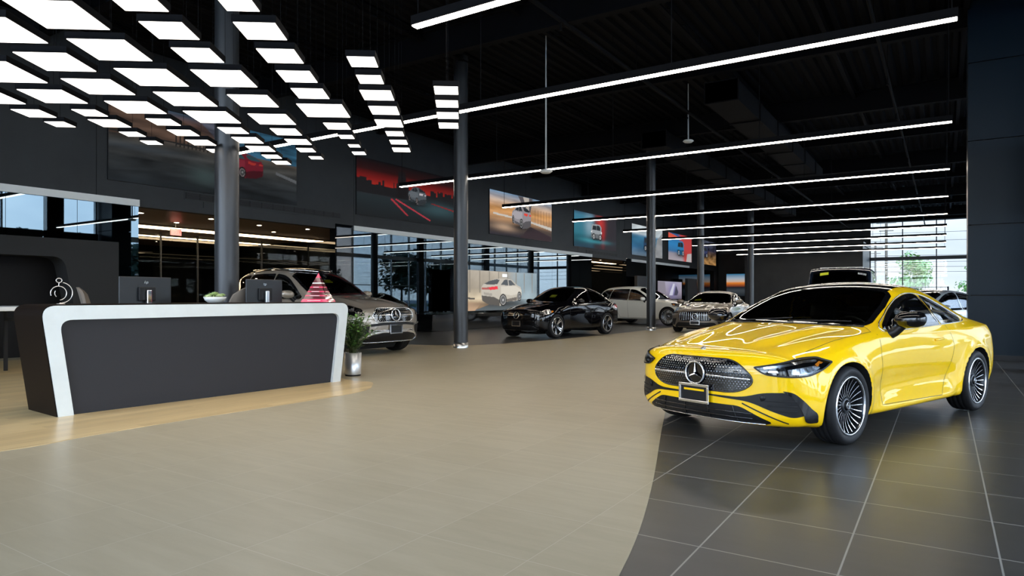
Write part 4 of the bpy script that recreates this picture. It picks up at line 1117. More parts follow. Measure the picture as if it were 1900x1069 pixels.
lath_obj('pebbles', [(.0001, .066), (.08, .062), (.124, .056)], mat('dark_gravel', (.03, .028, .02), .9), (0, 0, 0), o)
# pink acrylic pyramid
M['pink'] = mat('pink_acrylic', (.80, .03, .12), .18, coat=.6); M['pink_dark'] = mat('smoked_red_acrylic', (.10, .012, .02), .12, coat=.8); M['pink_pale'] = mat('pale_pink_print', (.85, .50, .52), .4)
p = desk_pt(591, .40, TOP); r = empty('pyramid_award', p, rz+math.radians(33), 'pink and red stepped pyramid on the right end of the reception desk', 'ornament')
hb = .19; H = .44
lev = [(0, .10, 'pink', 1.06), (.10, .20, 'pink_dark', 1.0), (.20, .235, 'pink', 1.02), (.235, .34, 'pink_dark', 1), (.34, .375, 'pink', 1.02), (.375, .49, 'pink_dark', 1), (.49, .53, 'pink', 1.03), (.53, .63, 'pink_dark', 1), (.63, .67, 'white_paper', 1.03), (.67, .84, 'pink_dark', 1), (.84, 1.0, 'pink', 1.0)]
for z0, z1, mm, sc_ in lev:
    a, b = hb*(1-z0)*sc_, max(hb*(1-z1)*sc_, .0015); mb = MB()
    vs = [(-a,-a,z0*H),(a,-a,z0*H),(a,a,z0*H),(-a,a,z0*H),(-b,-b,z1*H),(b,-b,z1*H),(b,b,z1*H),(-b,b,z1*H)]
    mb.add(vs, [(0,3,2,1),(4,5,6,7),(0,1,5,4),(1,2,6,5),(2,3,7,6),(3,0,4,7)], 0); mb.build('pyramid_tier', M[mm], r)
for zz, ww in ((.05, .10), (.217, .075), (.357, .06), (.51, .045)):   # pale print bars on the two faces in view
    a = hb*(1-zz)*1.06+.002; mb = MB()
    mb.box(-ww, ww, -a-.003, -a, zz*H-.006, zz*H+.006); mb.box(-a-.003, -a, -ww, ww, zz*H-.006, zz*H+.006); mb.box(a, a+.003, -ww, ww, zz*H-.006, zz*H+.006); mb.build('printed_band', M['pink_pale'], r)
# ring sculpture
p = desk_pt(113, .42, TOP); r = empty('ring_sculpture', p, rz, 'open loop sculpture of pale metal rings on the left end of the desk', 'sculpture')
def arc(cx, cz, rad, a0, a1, n=28): return [(cx+rad*math.cos(math.radians(a0+(a1-a0)*k/n)), 0, cz+rad*math.sin(math.radians(a0+(a1-a0)*k/n))) for k in range(n+1)]
M['pale_metal'] = mat('pale_metal', (.78, .72, .66), .3, .7)
mb = MB()
mb.tube(arc(.0, .125, .115, -95, 80), .0048, 6); mb.tube(arc(-.022, .12, .078, -80, 200), .0048, 6); mb.tube(arc(-.02, .115, .048, -60, 160)[::-1][:0]+arc(-.005, .12, .055, 150, 225, 8), .0042, 6)
mb.tube([(.0, 0, .24+.03*0)]+[], .004, 5) if False else None
mb.tube([(-.018+.028*math.cos(2*PI*k/20), 0, .262+.024*math.sin(2*PI*k/20)) for k in range(20)], .0045, 6, 0, True)
mb.tube([(-.018, 0, .238), (-.022, 0, .197)], .004, 5); mb.build('rings', M['pale_metal'], r)
mb = MB(); mb.tube([(-.005, 0, .008), (-.008, 0, .014)], .008, 8); mb.lathe([(.0001, .006), (.04, .005), (.042, 0)], 20, 0); mb.build('foot', M['pale_metal'], r)
# office chairs behind the desk
def office_chair(px, yl, lab, turn, zt=1.40, m=None):
    q = desk_pt(px, yl, 0); r = empty('office_chair', (q.x, q.y, .004), rz+turn, lab, 'chair')
    up = mat('taupe_mesh_fabric', (.14, .12, .10), .7); mb = MB()
    pr = []; rows = 9; cols_ = 9
    for i in range(rows):
        u = i/(rows-1); z = .62+(zt-.62)*u; hw = .225*(1-.12*u-.45*max(0, u-.8)/.2); 
        for j in range(cols_):
            v = -1+2*j/(cols_-1); pr.append((hw*v, .22-.05*math.sin(PI*u)+.07*u-.05*v*v, z-(.05*v*v if u > .9 else 0)))
    fs = [(i*cols_+j, i*cols_+j+1, (i+1)*cols_+j+1, (i+1)*cols_+j) for i in range(rows-1) for j in range(cols_-1)]
    back = [(a, b+.035, c_) for a, b, c_ in pr]; n = len(pr); mb.add(pr, fs, 0, True); mb.add(back, [f[::-1] for f in fs], 0, True)
    ring = [j for j in range(cols_)]+[(i+1)*cols_-1 for i in range(1, rows)]+[(rows-1)*cols_+j for j in range(cols_-2, -1, -1)]+[i*cols_ for i in range(rows-2, 0, -1)]
    vs = [pr[i] for i in ring]+[back[i] for i in ring]; k = len(ring); mb.add(vs, [(i, (i+1) % k, k+(i+1) % k, k+i) for i in range(k)], 0, True)
    mb.build('backrest', up, r)
    mb = MB(); mb.prism(rrect(.50, .48, .12), .46, .54); mb.build('seat', up, r, bevel=.02)
    mb = MB(); mb.tube([(0, 0, .08), (0, 0, .46)], .03, 10); mb.tube([(0, .1, .44), (0, .27, .5), (0, .25, .8)], .018, 8); mb.build('gas_lift', M['plastic'], r)
    for k in range(5):
        a = 2*PI*k/5+.3; mb = MB(); mb.bar((0, 0, .09), (.3*math.cos(a), .3*math.sin(a), .07), .04, .03); l = mb.build('leg', M['plastic'], r)
        mb = MB(); mb.lathe([(.0001, -.02), (.028, -.02), (.03, 0), (.028, .02), (.0001, .02)], 12, 0, Matrix.Translation((.3*math.cos(a), .3*math.sin(a), .03)) @ Matrix.Rotation(PI/2, 4, 'X')); mb.build('caster', M['plastic'], l)
    for sg in (-1, 1):
        mb = MB(); mb.tube([(sg*.25, .05, .5), (sg*.29, .05, .56), (sg*.29, .05, .68)], .016, 8); mb.box(sg*.29-.035, sg*.29+.035, -.1, .14, .68, .705); mb.build('armrest', M['plastic'], r)
office_chair(193, 1.95, 'taupe office chair turned sideways at the left end of the desk', math.radians(62), 1.40)
office_chair(432, 1.22, 'taupe office chair between the succulent bowl and the right monitor', math.radians(186), 1.40)
# planter by the right end of the desk
pp = ground(655, 697); r = lath_obj('planter', [(.0001, 0), (.118, 0), (.128, .03), (.135, .37), (.128, .37), (.125, .31), (.0001, .31)], M['silver'], (pp.x, pp.y, .004)); tag(r, 'bushy green plant in a brushed metal cylinder beside the reception desk', 'potted plant')
M['planter'] = mat('satin_planter_metal', (.74, .75, .77), .33, .8); r.data.materials[0] = M['planter']
lath_obj('planter_base', [(.0001, -.003), (.122, -.003), (.125, .02), (.0001, .02)], M['black'], (0, 0, 0), r)
lath_obj('soil', [(.0001, .335), (.126, .33)], mat('potting_soil', (.02, .014, .01), .95), (0, 0, 0), r)
M['leaf'] = mat('leaf_green', (.045, .13, .022), .42, noise=(6, .5)); M['leaf2'] = mat('leaf_light_green', (.12, .27, .05), .42, noise=(6, .4)); M['stem'] = mat('plant_stem', (.10, .13, .05), .7)
random.seed(11); stm = MB(); lfA = MB(); lfB = MB()
for k in range(52):
    a = random.random()*2*PI; sp_ = random.random()**.6*.36; hh = .50+.26*random.random()-.45*sp_; base = Vector((random.uniform(-.06,.06), random.uniform(-.06,.06), .33))
    tip = Vector((sp_*math.cos(a), sp_*math.sin(a), .33+hh*.98)); pts = [base.lerp(tip, t)+Vector((0, 0, .05*math.sin(PI*t))) for t in (0, .33, .66, 1)]
    stm.tube(pts, .0035, 4)
    for q in range(17):
        t = .22+.78*q/16; c0 = base.lerp(tip, t)+Vector((0, 0, .05*math.sin(PI*t))); b = random.random()*2*PI; el = random.uniform(-.2, .8)
        d = Vector((math.cos(b)*math.cos(el), math.sin(b)*math.cos(el), math.sin(el))); s_ = d.cross(Vector((0, 0, 1))).normalized(); ln = random.uniform(.07, .12); wv = ln*.20
        m_ = c0+d*ln*.5; e = c0+d*ln+Vector((0, 0, -.012)); lf = lfA if random.random() < .62 else lfB
        lf.add([c0, m_+s_*wv, e, m_-s_*wv, m_+Vector((0, 0, -.006))], [(0, 1, 4), (1, 2, 4), (2, 3, 4), (3, 0, 4)], 0, True)
stm.build('stems', M['stem'], r); tag(lfA.build('foliage', M['leaf'], r), None); lfB.build('foliage', M['leaf2'], r)
# ---------------------------------------------------------------- shelving unit against the west glass
X1 = -15.35; ZT = 2.48; ya, yb = -1.0, 7.72
r = empty('display_cabinet', (XW+.55, 3.4, 0), 0, 'large grey wall cabinet with a rounded dark niche behind the desk', 'cabinet')
def loc(x, y, z): return (x-(XW+.55), y-3.4, z)
M['cab'] = mat('cabinet_grey', (.026, .026, .026), .6, spec=.2); M['cab_in'] = mat('cabinet_inside', (.012, .011, .011), .6, spec=.2)
nin = corner_poly([(2.2, .0), (2.2, 2.10, .12), (6.62, 2.10, .22), (7.02, .0)], 8)     # niche outline (y, z)
out = [(-1.0, 0), (-1.0, ZT), (7.72, ZT), (7.72, 0)]
mb = MB(); x = X1
allp = [(yb, 0), (yb, ZT), (ya, ZT), (ya, 0)]+nin      # one outline that walks round the niche
n = len(allp); vs = [loc(x, a, b) for a, b in allp]+[loc(x-.5, a, b) for a, b in allp]
mb.add(vs, [tuple(range(n)), tuple(range(n, 2*n))[::-1]]+[(i, n+i, n+(i+1) % n, (i+1) % n) for i in range(n)], 0); mb.build('surround', M['cab'], r)
mb = MB(); a = loc(XW+.04, ya, 0); b = loc(XW+.56, yb, 2.3); mb.box(a[0], a[0]+.02, a[1], b[1], 0, 2.3); mb.build('back_panel', M['cab_in'], r)
mb = MB(); a = loc(XW+.05, 5.05, 0); mb.box(a[0], a[0]+.45, a[1], a[1]+.04, 0, 2.1); mb.build('upright', M['cab'], r)
for z in (1.0, 1.42, 1.82):
    mb = MB(); a = loc(XW+.05, 2.2, z); mb.box(a[0], a[0]+.42, a[1], a[1]+2.84, z, z+.035); mb.build('shelf', M['cab'], r)
mb = MB(); c0 = Vector((XW+.32, 4.55, 1.46))
for k, (a, t) in enumerate(((0, .0), (1.0, .6), (2.1, -.5))):
    mb.tube([c0+Vector((.11*math.cos(q)*math.sin(a), .14*math.cos(q)*math.cos(a)+.03*k, .09+.085*math.sin(q)+.02*t*math.cos(q))) for q in [2*PI*j/20 for j in range(20)]], .009, 6, 0, True)
mb.build('knot_ornament', M['chrome'])['label'] = 'shiny knotted metal ornament on the cabinet shelf'
bpy.data.objects['knot_ornament']['category'] = 'ornament'
# high white table behind the desk on the left
q = ground(4, 689); r = empty('high_table', (q.x, q.y, .004), math.radians(-3), 'high table with a white top and black legs at the left edge', 'table')
mb = MB(); mb.box(-.4, 1.0, -2.4, .6, 1.04, 1.11); mb.build('tabletop', M['white_band'], r, bevel=.01)
for x, y in ((.0, .05), (.8, .45), (.0, -2.2), (.8, -2.2)):
    mb = MB(); mb.box(x-.025, x+.025, y-.025, y+.025, 0, 1.04); mb.build('leg', M['black'], r)
mb = MB(); mb.box(.02, .78, .02, .06, .86, .92); mb.build('rail', M['black'], r)
# low black plinth and the video wall
M['screen_edge'] = M['black_gloss']
# ---------------------------------------------------------------- the other cars
def scaled(spec, ks, ky, kz):
    k = {'zb': kz, 'zm': kz, 'zx': kz, 'zs': kz, 'zbelt': kz, 'zr': kz, 'zc': kz, 'wl': ky, 'wm': ky, 'wx': ky, 'ws': ky, 'yb': ky, 'yr': ky}
    o = dict(spec); o['cur'] = {a: [(s*ks, v*k[a]) for s, v in b] for a, b in spec['cur'].items()}
    o['L'] = spec['L']*ks; o['sf'] = spec['sf']*ks; o['sr'] = spec['sr']*ks
    for e in ('front', 'rear'): q = dict(spec[e]); q['prof'] = [(z*kz, v) for z, v in q['prof']]; o[e] = q
    return o
SUV = dict(L=4.93, sf=.87, sr=3.86, R=.385, arch=.44, crease=True, nu=3, nv=5, ns=34,
    cur=dict(zb=[(0,.26),(.6,.20),(1.4,.24),(3.6,.25),(4.93,.36)], wl=[(0,.84),(.5,.92),(3.9,.94),(4.93,.84)], zm=[(0,.52),(4.93,.54)],
    wm=[(0,.86),(.5,.94),(.9,.965),(1.7,.935),(3.0,.935),(3.9,.97),(4.93,.86)], zx=[(0,.72),(.9,.84),(2.5,.86),(4.93,.92)],
    wx=[(0,.86),(.5,.945),(.9,.97),(1.7,.955),(3.0,.955),(3.9,.975),(4.93,.86)],
    zs=[(0,.84),(.5,.95),(.9,1.01),(1.6,1.07),(3,1.10),(4.2,1.14),(4.93,1.08)], ws=[(0,.76),(.5,.88),(.9,.915),(3.9,.92),(4.93,.78)],
    zbelt=[(0,.88),(.5,1.0),(1.4,1.085),(1.8,1.105),(3,1.135),(4.2,1.19),(4.93,1.14)], yb=[(0,.66),(.5,.80),(1.4,.86),(3.2,.875),(4.2,.84),(4.93,.68)],
    zr=[(0,.905),(.9,1.08),(1.4,1.125),(1.65,1.18),(1.95,1.36),(2.3,1.56),(2.6,1.67),(3,1.715),(4,1.68),(4.45,1.57),(4.7,1.38),(4.93,1.18)],
    yr=[(0,.52),(.9,.68),(1.4,.77),(1.8,.79),(2.3,.73),(2.6,.69),(4,.66),(4.6,.64),(4.93,.55)],
    zc=[(0,.92),(.3,1.02),(.9,1.11),(1.4,1.165),(1.6,1.21),(1.9,1.40),(2.2,1.58),(2.5,1.72),(2.9,1.79),(3.4,1.80),(4.0,1.765),(4.45,1.67),(4.7,1.48),(4.93,1.22)]),
    front=dict(len=1.1, plan=.30, pow=3.0, prof=[(.2,.12),(.4,.02),(.6,0),(.85,.02),(.98,.10),(1.2,.3)]),
    rear=dict(len=.8, plan=.22, pow=2.6, prof=[(.3,.10),(.5,.0),(.9,0),(1.2,.04),(1.6,.12)]), lining=.7)
def suv_tweak(s, y, z):
    ya = np.abs(y); sg = np.sign(y); side = sstep(.66, .84, ya)
    f = sstep(.3, .6, s)*(1-sstep(1.25, 1.5, s))*sstep(.94, 1.0, z)
    z = z+f*(.018*np.exp(-((ya-.48)/.06)**2))
    return s, y, z
SUV['tweak'] = suv_tweak
def with_tail(spec, **cur):
    o = dict(spec); o['cur'] = dict(spec['cur']); o['cur'].update(cur); return o
SUVC = with_tail(SUV,
    zr=[(0,.905),(.9,1.08),(1.4,1.125),(1.65,1.18),(1.95,1.36),(2.3,1.55),(2.6,1.65),(2.95,1.675),(3.4,1.62),(3.9,1.50),(4.3,1.34),(4.6,1.22),(4.93,1.12)],
    zc=[(0,.92),(.3,1.02),(.9,1.11),(1.4,1.165),(1.6,1.21),(1.9,1.40),(2.2,1.58),(2.5,1.70),(2.85,1.745),(3.2,1.725),(3.7,1.62),(4.2,1.44),(4.55,1.28),(4.75,1.22),(4.93,1.14)])
SEDAN = scaled(COUPE, 1.0, 1.0, 1.0)
SEDAN = with_tail(SEDAN, zc=[(0,.785),(.4,.87),(.9,.94),(1.3,.99),(1.5,1.02),(1.8,1.16),(2.1,1.29),(2.4,1.41),(2.75,1.46),(3.2,1.45),(3.6,1.37),(4.0,1.21),(4.3,1.09),(4.6,1.06),(4.85,1.0)],
    zr=[(0,.775),(.5,.87),(.9,.92),(1.35,.96),(1.6,1.01),(1.9,1.14),(2.2,1.27),(2.5,1.36),(2.9,1.385),(3.3,1.36),(3.7,1.25),(4.1,1.10),(4.3,1.04),(4.85,.97)])
BOXY = dict(L=4.6, sf=.80, sr=3.65, R=.40, arch=.45, crease=True, nu=3, nv=5, ns=34, crease_roof=True, bulge=.0,
    cur=dict(zb=[(0,.42),(4.6,.42)], wl=[(0,.84),(.3,.88),(4.6,.88)], zm=[(0,.6),(4.6,.6)], wm=[(0,.87),(.3,.91),(4.6,.90)], zx=[(0,.85),(4.6,.85)], wx=[(0,.87),(.3,.91),(4.3,.91),(4.6,.88)],
    zs=[(0,1.08),(4.6,1.12)], ws=[(0,.84),(.3,.90),(4.3,.90),(4.6,.87)], zbelt=[(0,1.16),(1.5,1.20),(4.6,1.20)], yb=[(0,.80),(.3,.85),(4.3,.85),(4.6,.82)],
    zr=[(0,1.18),(1.35,1.22),(1.5,1.28),(1.72,1.78),(1.85,1.88),(2.1,1.92),(4.3,1.92),(4.5,1.8),(4.6,1.7)], yr=[(0,.74),(1.4,.78),(1.8,.77),(4.3,.77),(4.6,.74)],
    zc=[(0,1.19),(1.30,1.25),(1.45,1.32),(1.66,1.80),(1.80,1.93),(2.1,1.965),(4.3,1.965),(4.5,1.9),(4.6,1.8)]),
    front=dict(len=.8, plan=.06, pow=3.0, prof=[(.4,.05),(.8,0),(1.3,.02)]), rear=dict(len=.6, plan=.05, pow=3, prof=[(.4,.03),(.8,0),(1.9,.02)]), lining=.8)

def front_face(c, root, paint, g, head, low, emb_z, emb_r, plate, body_trim, bars=True, dz=.0, vert=False, amber=True, studs=True, lens=True):
    gp = corner_poly(g, 5); gr = c.patch('F', gp, 'grille', M['black_gloss'], root, .05, .004)
    if vert:
        mb = MB(); hw = max(p[0] for p in g); z0 = min(p[1] for p in g)+.02; z1 = max(p[1] for p in g)-.02; k = 15
        for i in range(k):
            y = -hw*.9+hw*1.8*i/(k-1)
            if abs(y) > emb_r*.6: c.rail('F', [(y*.97, z1), (y, z0)], .008, mb, False, .010)
        mb.build('grille_bar', M['silver'], gr)
    else:
        if studs: grille_pins(c, gp, 'grille_studs', M['silver'], gr, .045, .030, .010, skip=lambda y, z: math.hypot(y, z-emb_z) < emb_r*1.2)
        hw = max(p[0] for p in g)
        for sg in (1, -1): mb = MB(); c.rail('F', [(sg*emb_r*1.15, emb_z+dz), (sg*hw*.92, emb_z+dz)], .014, mb, False, .012); mb.build('grille_bar', M['chrome'], gr)
    mb = MB(); c.rail('F', gp, .011, mb, True, .003); mb.build('grille_surround', body_trim, gr)
    p, n = c.cast('F', 0, emb_z, .025); mb = MB(); star_badge(mb, p, n, emb_r, 0, True, emb_r*.1); mb.build('star_emblem', M['chrome'], root)
    l = c.patch('F', corner_poly(low, 4), 'lower_intake', M['plastic'], root, .05, .004)
    mb = MB(); c.rail('F', corner_poly(low, 4), .010, mb, True, .005); mb.build('intake_trim', body_trim, l)
    for sg in (1, -1):
        v = 'FL' if sg > 0 else 'FR'; hp = corner_poly(head, 4)
        h = c.patch(v, hp, 'headlight', M['black_gloss'], root, .05, .004); a0 = min(p[0] for p in hp); a1 = max(p[0] for p in hp); z0 = min(p[1] for p in hp); z1 = max(p[1] for p in hp)
        mb = MB()
        for fa, fz, w_, hh in ((.22,.5,.10,.05),(.42,.52,.09,.09),(.60,.55,.09,.09),(.75,.6,.06,.07)):
            q, n = c.cast(v, a0+(a1-a0)*fa, z0+(z1-z0)*fz, .010); u = Vector((0, 0, 1)); u = (u-n*u.dot(n)).normalized(); s_ = u.cross(n); hh *= (z1-z0)/.16
            mb.add([q-s_*w_/2-u*hh/2, q+s_*w_/2-u*hh/2, q+s_*w_/2*.7+u*hh/2, q-s_*w_/2*.7+u*hh/2], [(0,1,2,3)], 0)
        mb.build('projector', M['silver'], h)
        if amber: c.patch(v, [(a0+(a1-a0)*.80, z0+(z1-z0)*.5), (a0+(a1-a0)*.93, z0+(z1-z0)*.62), (a0+(a1-a0)*.90, z0+(z1-z0)*.8), (a0+(a1-a0)*.80, z0+(z1-z0)*.75)], 'indicator', M['amber'], h, .05, .009)
        if lens: c.patch(v, hp, 'lens', M['lamp_glass'], h, .06, .013)
    plate_frame(c, root, 0, plate[0], plate[1], .155, None)
def make_car(spec, name, label, paint, glasses, ws, rg, door_lines, front, wheel, rim, roof=None, trim=None, tagm=None, side_mirror=None, handles_at=(), seats=(), mirror=(1.95, 1.17, .89), track=None, wheel_w=.26, rr=None, hood=None, glass_m=None, ground_clad=None, tails=True, dashb=None, surround=None):
    c = Car(spec); root = empty(name, label=label, cat='car')
    if hood: c.claim('T', hood, 1)
    cut_windows(c, glasses, ws, rg)
    c.finish(root, paint, [('body_shell', paint), ('hood', paint)])
    body_line(c, root, door_lines, w=.008)
    common_side(c, root, glasses, surround or M['black_gloss'], None, gm=glass_m or [M['cglass']]+[M['cglass_dark']]*5, frame_w=.05)
    if trim is not None and glasses:
        mb = MB()
        pts = [p for g in glasses for p in g]; s0 = min(p[0] for p in pts); s1 = max(p[0] for p in pts)
        for v in 'LR': c.rail(v, [(g_[0], g_[1]-.035) for g_ in sorted([min(g, key=lambda p: (p[1], p[0])) for g in glasses])], .009, mb, False, .004)
        mb.build('window_trim', trim, root)
    if ws: g = c.patch('T', ws, 'windshield', M['cglass'], root, .12, .002); c.strip('T', ws, .06, 'windshield_surround', M['black_gloss'], g, True, .004, .08)
    if rg: g = c.patch('T', rg, 'rear_window', M['cglass_dark'], root, .12, .002); c.strip('T', rg, .06, 'rear_window_surround', M['black_gloss'], g, True, .004, .08)
    if roof: c.patch('T', roof, 'roof_panel', M['black_gloss'], root, .08, .005)
    if front: front(c, root, paint)
    if handles_at: handles(c, root, handles_at, paint)
    m_ = mirror
    for sg in (1, -1): mirror_house(c, m_[0], m_[1], m_[2], 'side_mirror', root, paint if side_mirror is None else side_mirror, M['plastic'], sg, 1.15)
    for x, y, z0, tp in seats: seat(root, c.C-x, y, z0, top=tp)
    if dashb: dash(c, root, *dashb)
    mb = MB(); z_ = float(pchip(spec['cur']['zb'], c.L/2))+.06; mb.box(c.C-c.L*.87, c.C-c.L*.30, -.78, .78, z_, z_+.04); mb.build('cabin_floor', M['black'], root)
    if tagm:
        view, poly = tagm; c.patch(view, poly, 'windshield_card', M['yellow_tag'], root, .05, -.02)
    if tails:
        for v in ('BL', 'BR'):
            zt = float(pchip(spec['cur']['zs'], c.L))-.02
            c.patch(v, corner_poly([(.35, zt-.10, .02), (.35, zt+.01, .02), (.95, zt+.02, .03), (.92, zt-.10, .03)], 3), 'tail_light', M['red_lens'], root, .06, .005)
    wR = spec['R']; tr = track or (max(v for _, v in spec['cur']['wx'])-.005)
    build_wheels(c, root, wheel, wR, wheel_w, rr or wR*.74, rim, tr)
    return root, c
def sc2(polys, ks, kz): return [[(a*ks, b*kz)+tuple(r) for a, b, *r in p] for p in polys]
SUV_G = [corner_poly([(1.84,1.135,.02),(2.10,1.33,.1),(2.40,1.515,.1),(2.62,1.595,.1),(2.86,1.625,.03),(2.88,1.165,.02)], 3),
         corner_poly([(2.96,1.165,.02),(2.94,1.63,.03),(3.40,1.635,.1),(3.76,1.62,.06),(3.88,1.45,.1),(3.90,1.20,.03)], 3),
         corner_poly([(3.98,1.22,.03),(3.95,1.45,.1),(3.86,1.61,.04),(4.2,1.575,.1),(4.44,1.46,.08),(4.46,1.27,.05)], 3)]
SUVC_G = [SUV_G[0], corner_poly([(2.96,1.165,.02),(2.94,1.61,.03),(3.3,1.575,.1),(3.62,1.49,.08),(3.80,1.36,.1),(3.84,1.20,.03)], 3),
          corner_poly([(3.92,1.22,.02),(3.90,1.36,.04),(3.76,1.45,.03),(4.05,1.37,.05),(4.3,1.26,.03)], 3)]
SUV_WS = sym([(1.50,0),(1.52,.4),(1.62,.68),(1.72,.72),(2.0,.71),(2.38,.65),(2.44,.5),(2.46,0)])
SUV_RG = sym([(4.42,0),(4.42,.50),(4.50,.54),(4.70,.50),(4.72,0)])
SUVC_RG = sym([(3.85,0),(3.86,.48),(3.95,.55),(4.45,.56),(4.50,.4),(4.52,0)])
SUV_DOORS = [('S', [(1.62,1.06),(1.60,.75),(1.66,.32),(2.86,.32),(2.90,.8),(2.92,1.13)], False), ('S', [(2.86,.32),(3.30,.34),(3.42,.55),(3.66,.86),(3.86,1.0),(3.92,1.18)], False)]
SUV_HOOD = sym([(.26,0),(.28,.4),(.36,.62),(.9,.80),(1.45,.86),(1.56,.74),(1.48,.5),(1.46,0)])
def suv_front(zg0=.66, zg1=.93, **kw):
    def f(c, root, paint):
        h = zg1-zg0; k = kw.get('k', 1.0)
        front_face(c, root, paint, [(-.44*k,zg1,.06),(.44*k,zg1,.06),(.56*k,zg0+h*.45,.10),(.47*k,zg0,.10),(-.47*k,zg0,.10),(-.56*k,zg0+h*.45,.10)],
            [(.56*k,zg1-.14,.02),(.62*k,zg1-.02,.05),(.86*k,zg1+.05,.05),(1.16*k,zg1+.07,.04),(1.12*k,zg1-.08,.06),(.82*k,zg1-.15,.08)],
            kw.get('low', [(-.50,.50,.05),(.50,.50,.05),(.78,.34,.05),(.68,.27,.03),(-.68,.27,.03),(-.78,.34,.05)]), zg0+h*.5, kw.get('er', .115), kw.get('plate', (.44, .60)), kw.get('trim', M['silver']), vert=kw.get('vert', False), studs=kw.get('studs', True))
    return f
def place(rc, pos, heading, ref_s=None, ref_y=0.0, scale=1.0):
    """put the car so that its local point (distance ref_s behind the nose, ref_y to its left) stands on pos"""
    root, c = rc; h = Vector(heading).normalized(); l = Vector((-h.y, h.x)); x = c.C-ref_s
    o = Vector((pos[0], pos[1]))-(h*x+l*ref_y)*scale
    root.location = (o.x, o.y, .0); root.rotation_euler = (0, 0, math.atan2(h.y, h.x)); root.scale = (scale,)*3
def make_grey():
    paint = mat('warm_grey_car_paint', (.36, .32, .27), .34, .4, coat=1.0, coat_rough=.012)
    rc = make_car(SUV, 'suv', 'warm grey SUV with black roof facing right behind the reception desk', paint, SUV_G, SUV_WS, SUV_RG, SUV_DOORS, suv_front(), dict(n=5, twin=.09, w0=.03, w1=.035), (M['rim_grey'], M['silver']),
        roof=sym([(2.46,0),(2.48,.56),(3.0,.60),(4.1,.58),(4.35,.5),(4.36,0)]), trim=M['chrome'], hood=SUV_HOOD, handles_at=[(2.72,.98),(3.72,1.02)], seats=[(2.5,.40,.42,1.34),(2.5,-.40,.42,1.34),(3.5,.4,.45,1.3),(3.5,-.4,.45,1.3)], dashb=(1.65,2.1,.7,1.10,.72), tagm=('T', [(2.02,-.10),(2.14,-.10),(2.14,.12),(2.02,.12)]), mirror=(2.02, 1.20, .90), surround=M['black_gloss'])
    root, c = rc
    for sg in (1, -1):
        mb = MB(); c.strip('F', [(0,.475),(sg*.34,.475),(sg*.56,.44),(sg*.84,.31)], .045, '', None, None, False, .022, .03, mb=mb); c.rail('F', [(0,.475),(sg*.34,.475),(sg*.56,.44),(sg*.84,.31)], .016, mb, False, .010); mb.build('bumper_wing', M['silver'], root)
        c.patch('F', corner_poly([(sg*.60,.60,.02),(sg*.88,.63,.03),(sg*.90,.40,.03),(sg*.78,.36,.02),(sg*.62,.47,.03)], 3), 'side_intake', M['plastic'], root, .04, .006)
        mb = MB(); c.rail('F', [(sg*.60,.60),(sg*.88,.63),(sg*.90,.40),(sg*.76,.35)], .016, mb, False, .010); mb.build('intake_trim', M['silver'], root)
        c.strip('F', [(0,.625),(sg*.30,.625),(sg*.58,.60)], .05, 'bumper_groove', M['plastic'], root, False, .005)
        mb = MB(); c.rail('L' if sg > 0 else 'R', [(2.1,1.70*.965),(2.5,1.70),(3.2,1.745),(4.2,1.71)], .018, mb, False, .03); mb.build('roof_rail', M['chrome'], root)
    return rc
def make_black():
    sp = scaled(SUVC, .96, .97, .925); sp['R'] = .37; sp['arch'] = .41
    paint = mat('black_car_paint', (.002, .002, .003), .4, 0, coat=1.0, spec=.0, coat_rough=.01)
    k = lambda P_: [(a*.96, b*.925) for a, b in P_]; kt = lambda P_: [(a*.96, b*.97) for a, b in P_]
    return make_car(sp, 'suv', 'glossy black coupe-roofed SUV with five twin-spoke wheels in front of the video screen', paint, [k(g) for g in SUVC_G], kt(SUV_WS), kt(SUVC_RG), [(v, k(p), q) for v, p, q in SUV_DOORS], suv_front(.58, .82, trim=M['black_gloss'], studs=False, plate=(.38, .53), er=.10, low=[(-.45,.42,.05),(.45,.42,.05),(.72,.30,.05),(.64,.25,.03),(-.64,.25,.03),(-.72,.30,.05)]),
        dict(n=5, twin=.13, w0=.035, w1=.035), (M['rim_dark'], M['silver']), trim=M['chrome'], hood=kt(SUV_HOOD), handles_at=[(2.62,.90),(3.55,.94)], seats=[(2.4,.38,.36,1.22),(2.4,-.38,.36,1.22),(3.35,.38,.4,1.18),(3.35,-.38,.4,1.18)], dashb=(1.6,2.0,.6,1.02,.70), tagm=('T', [(1.78,-.10),(1.92,-.10),(1.92,.14),(1.78,.14)]), mirror=(1.94, 1.11, .87))
def make_white():
    sp = scaled(SUV, 1.03, 1.0, .985); sp['R'] = .40; sp['arch'] = .445
    paint = mat('pearl_white_car_paint', (.78, .77, .71), .4, 0, coat=1.0, spec=.08, coat_rough=.012)
    k = lambda P_: [(a*1.03, b*.985) for a, b in P_]
    return make_car(sp, 'suv', 'large white SUV seen from its side beyond the slim column', paint, [k(g) for g in SUV_G], k(SUV_WS), k(SUV_RG), [(v, k(p), q) for v, p, q in SUV_DOORS], suv_front(), dict(n=14, w0=.008, w1=.014), (M['rim_grey'], M['silver']),
        roof=None, trim=M['chrome'], hood=k(SUV_HOOD), handles_at=[(2.80,.98),(3.82,1.02)], seats=[(2.55,.40,.42,1.34),(2.55,-.40,.42,1.34),(3.5,.4,.45,1.3),(3.5,-.4,.45,1.3)], dashb=(1.7,2.15,.7,1.08,.72), mirror=(2.10, 1.17, .90), rr=.315)
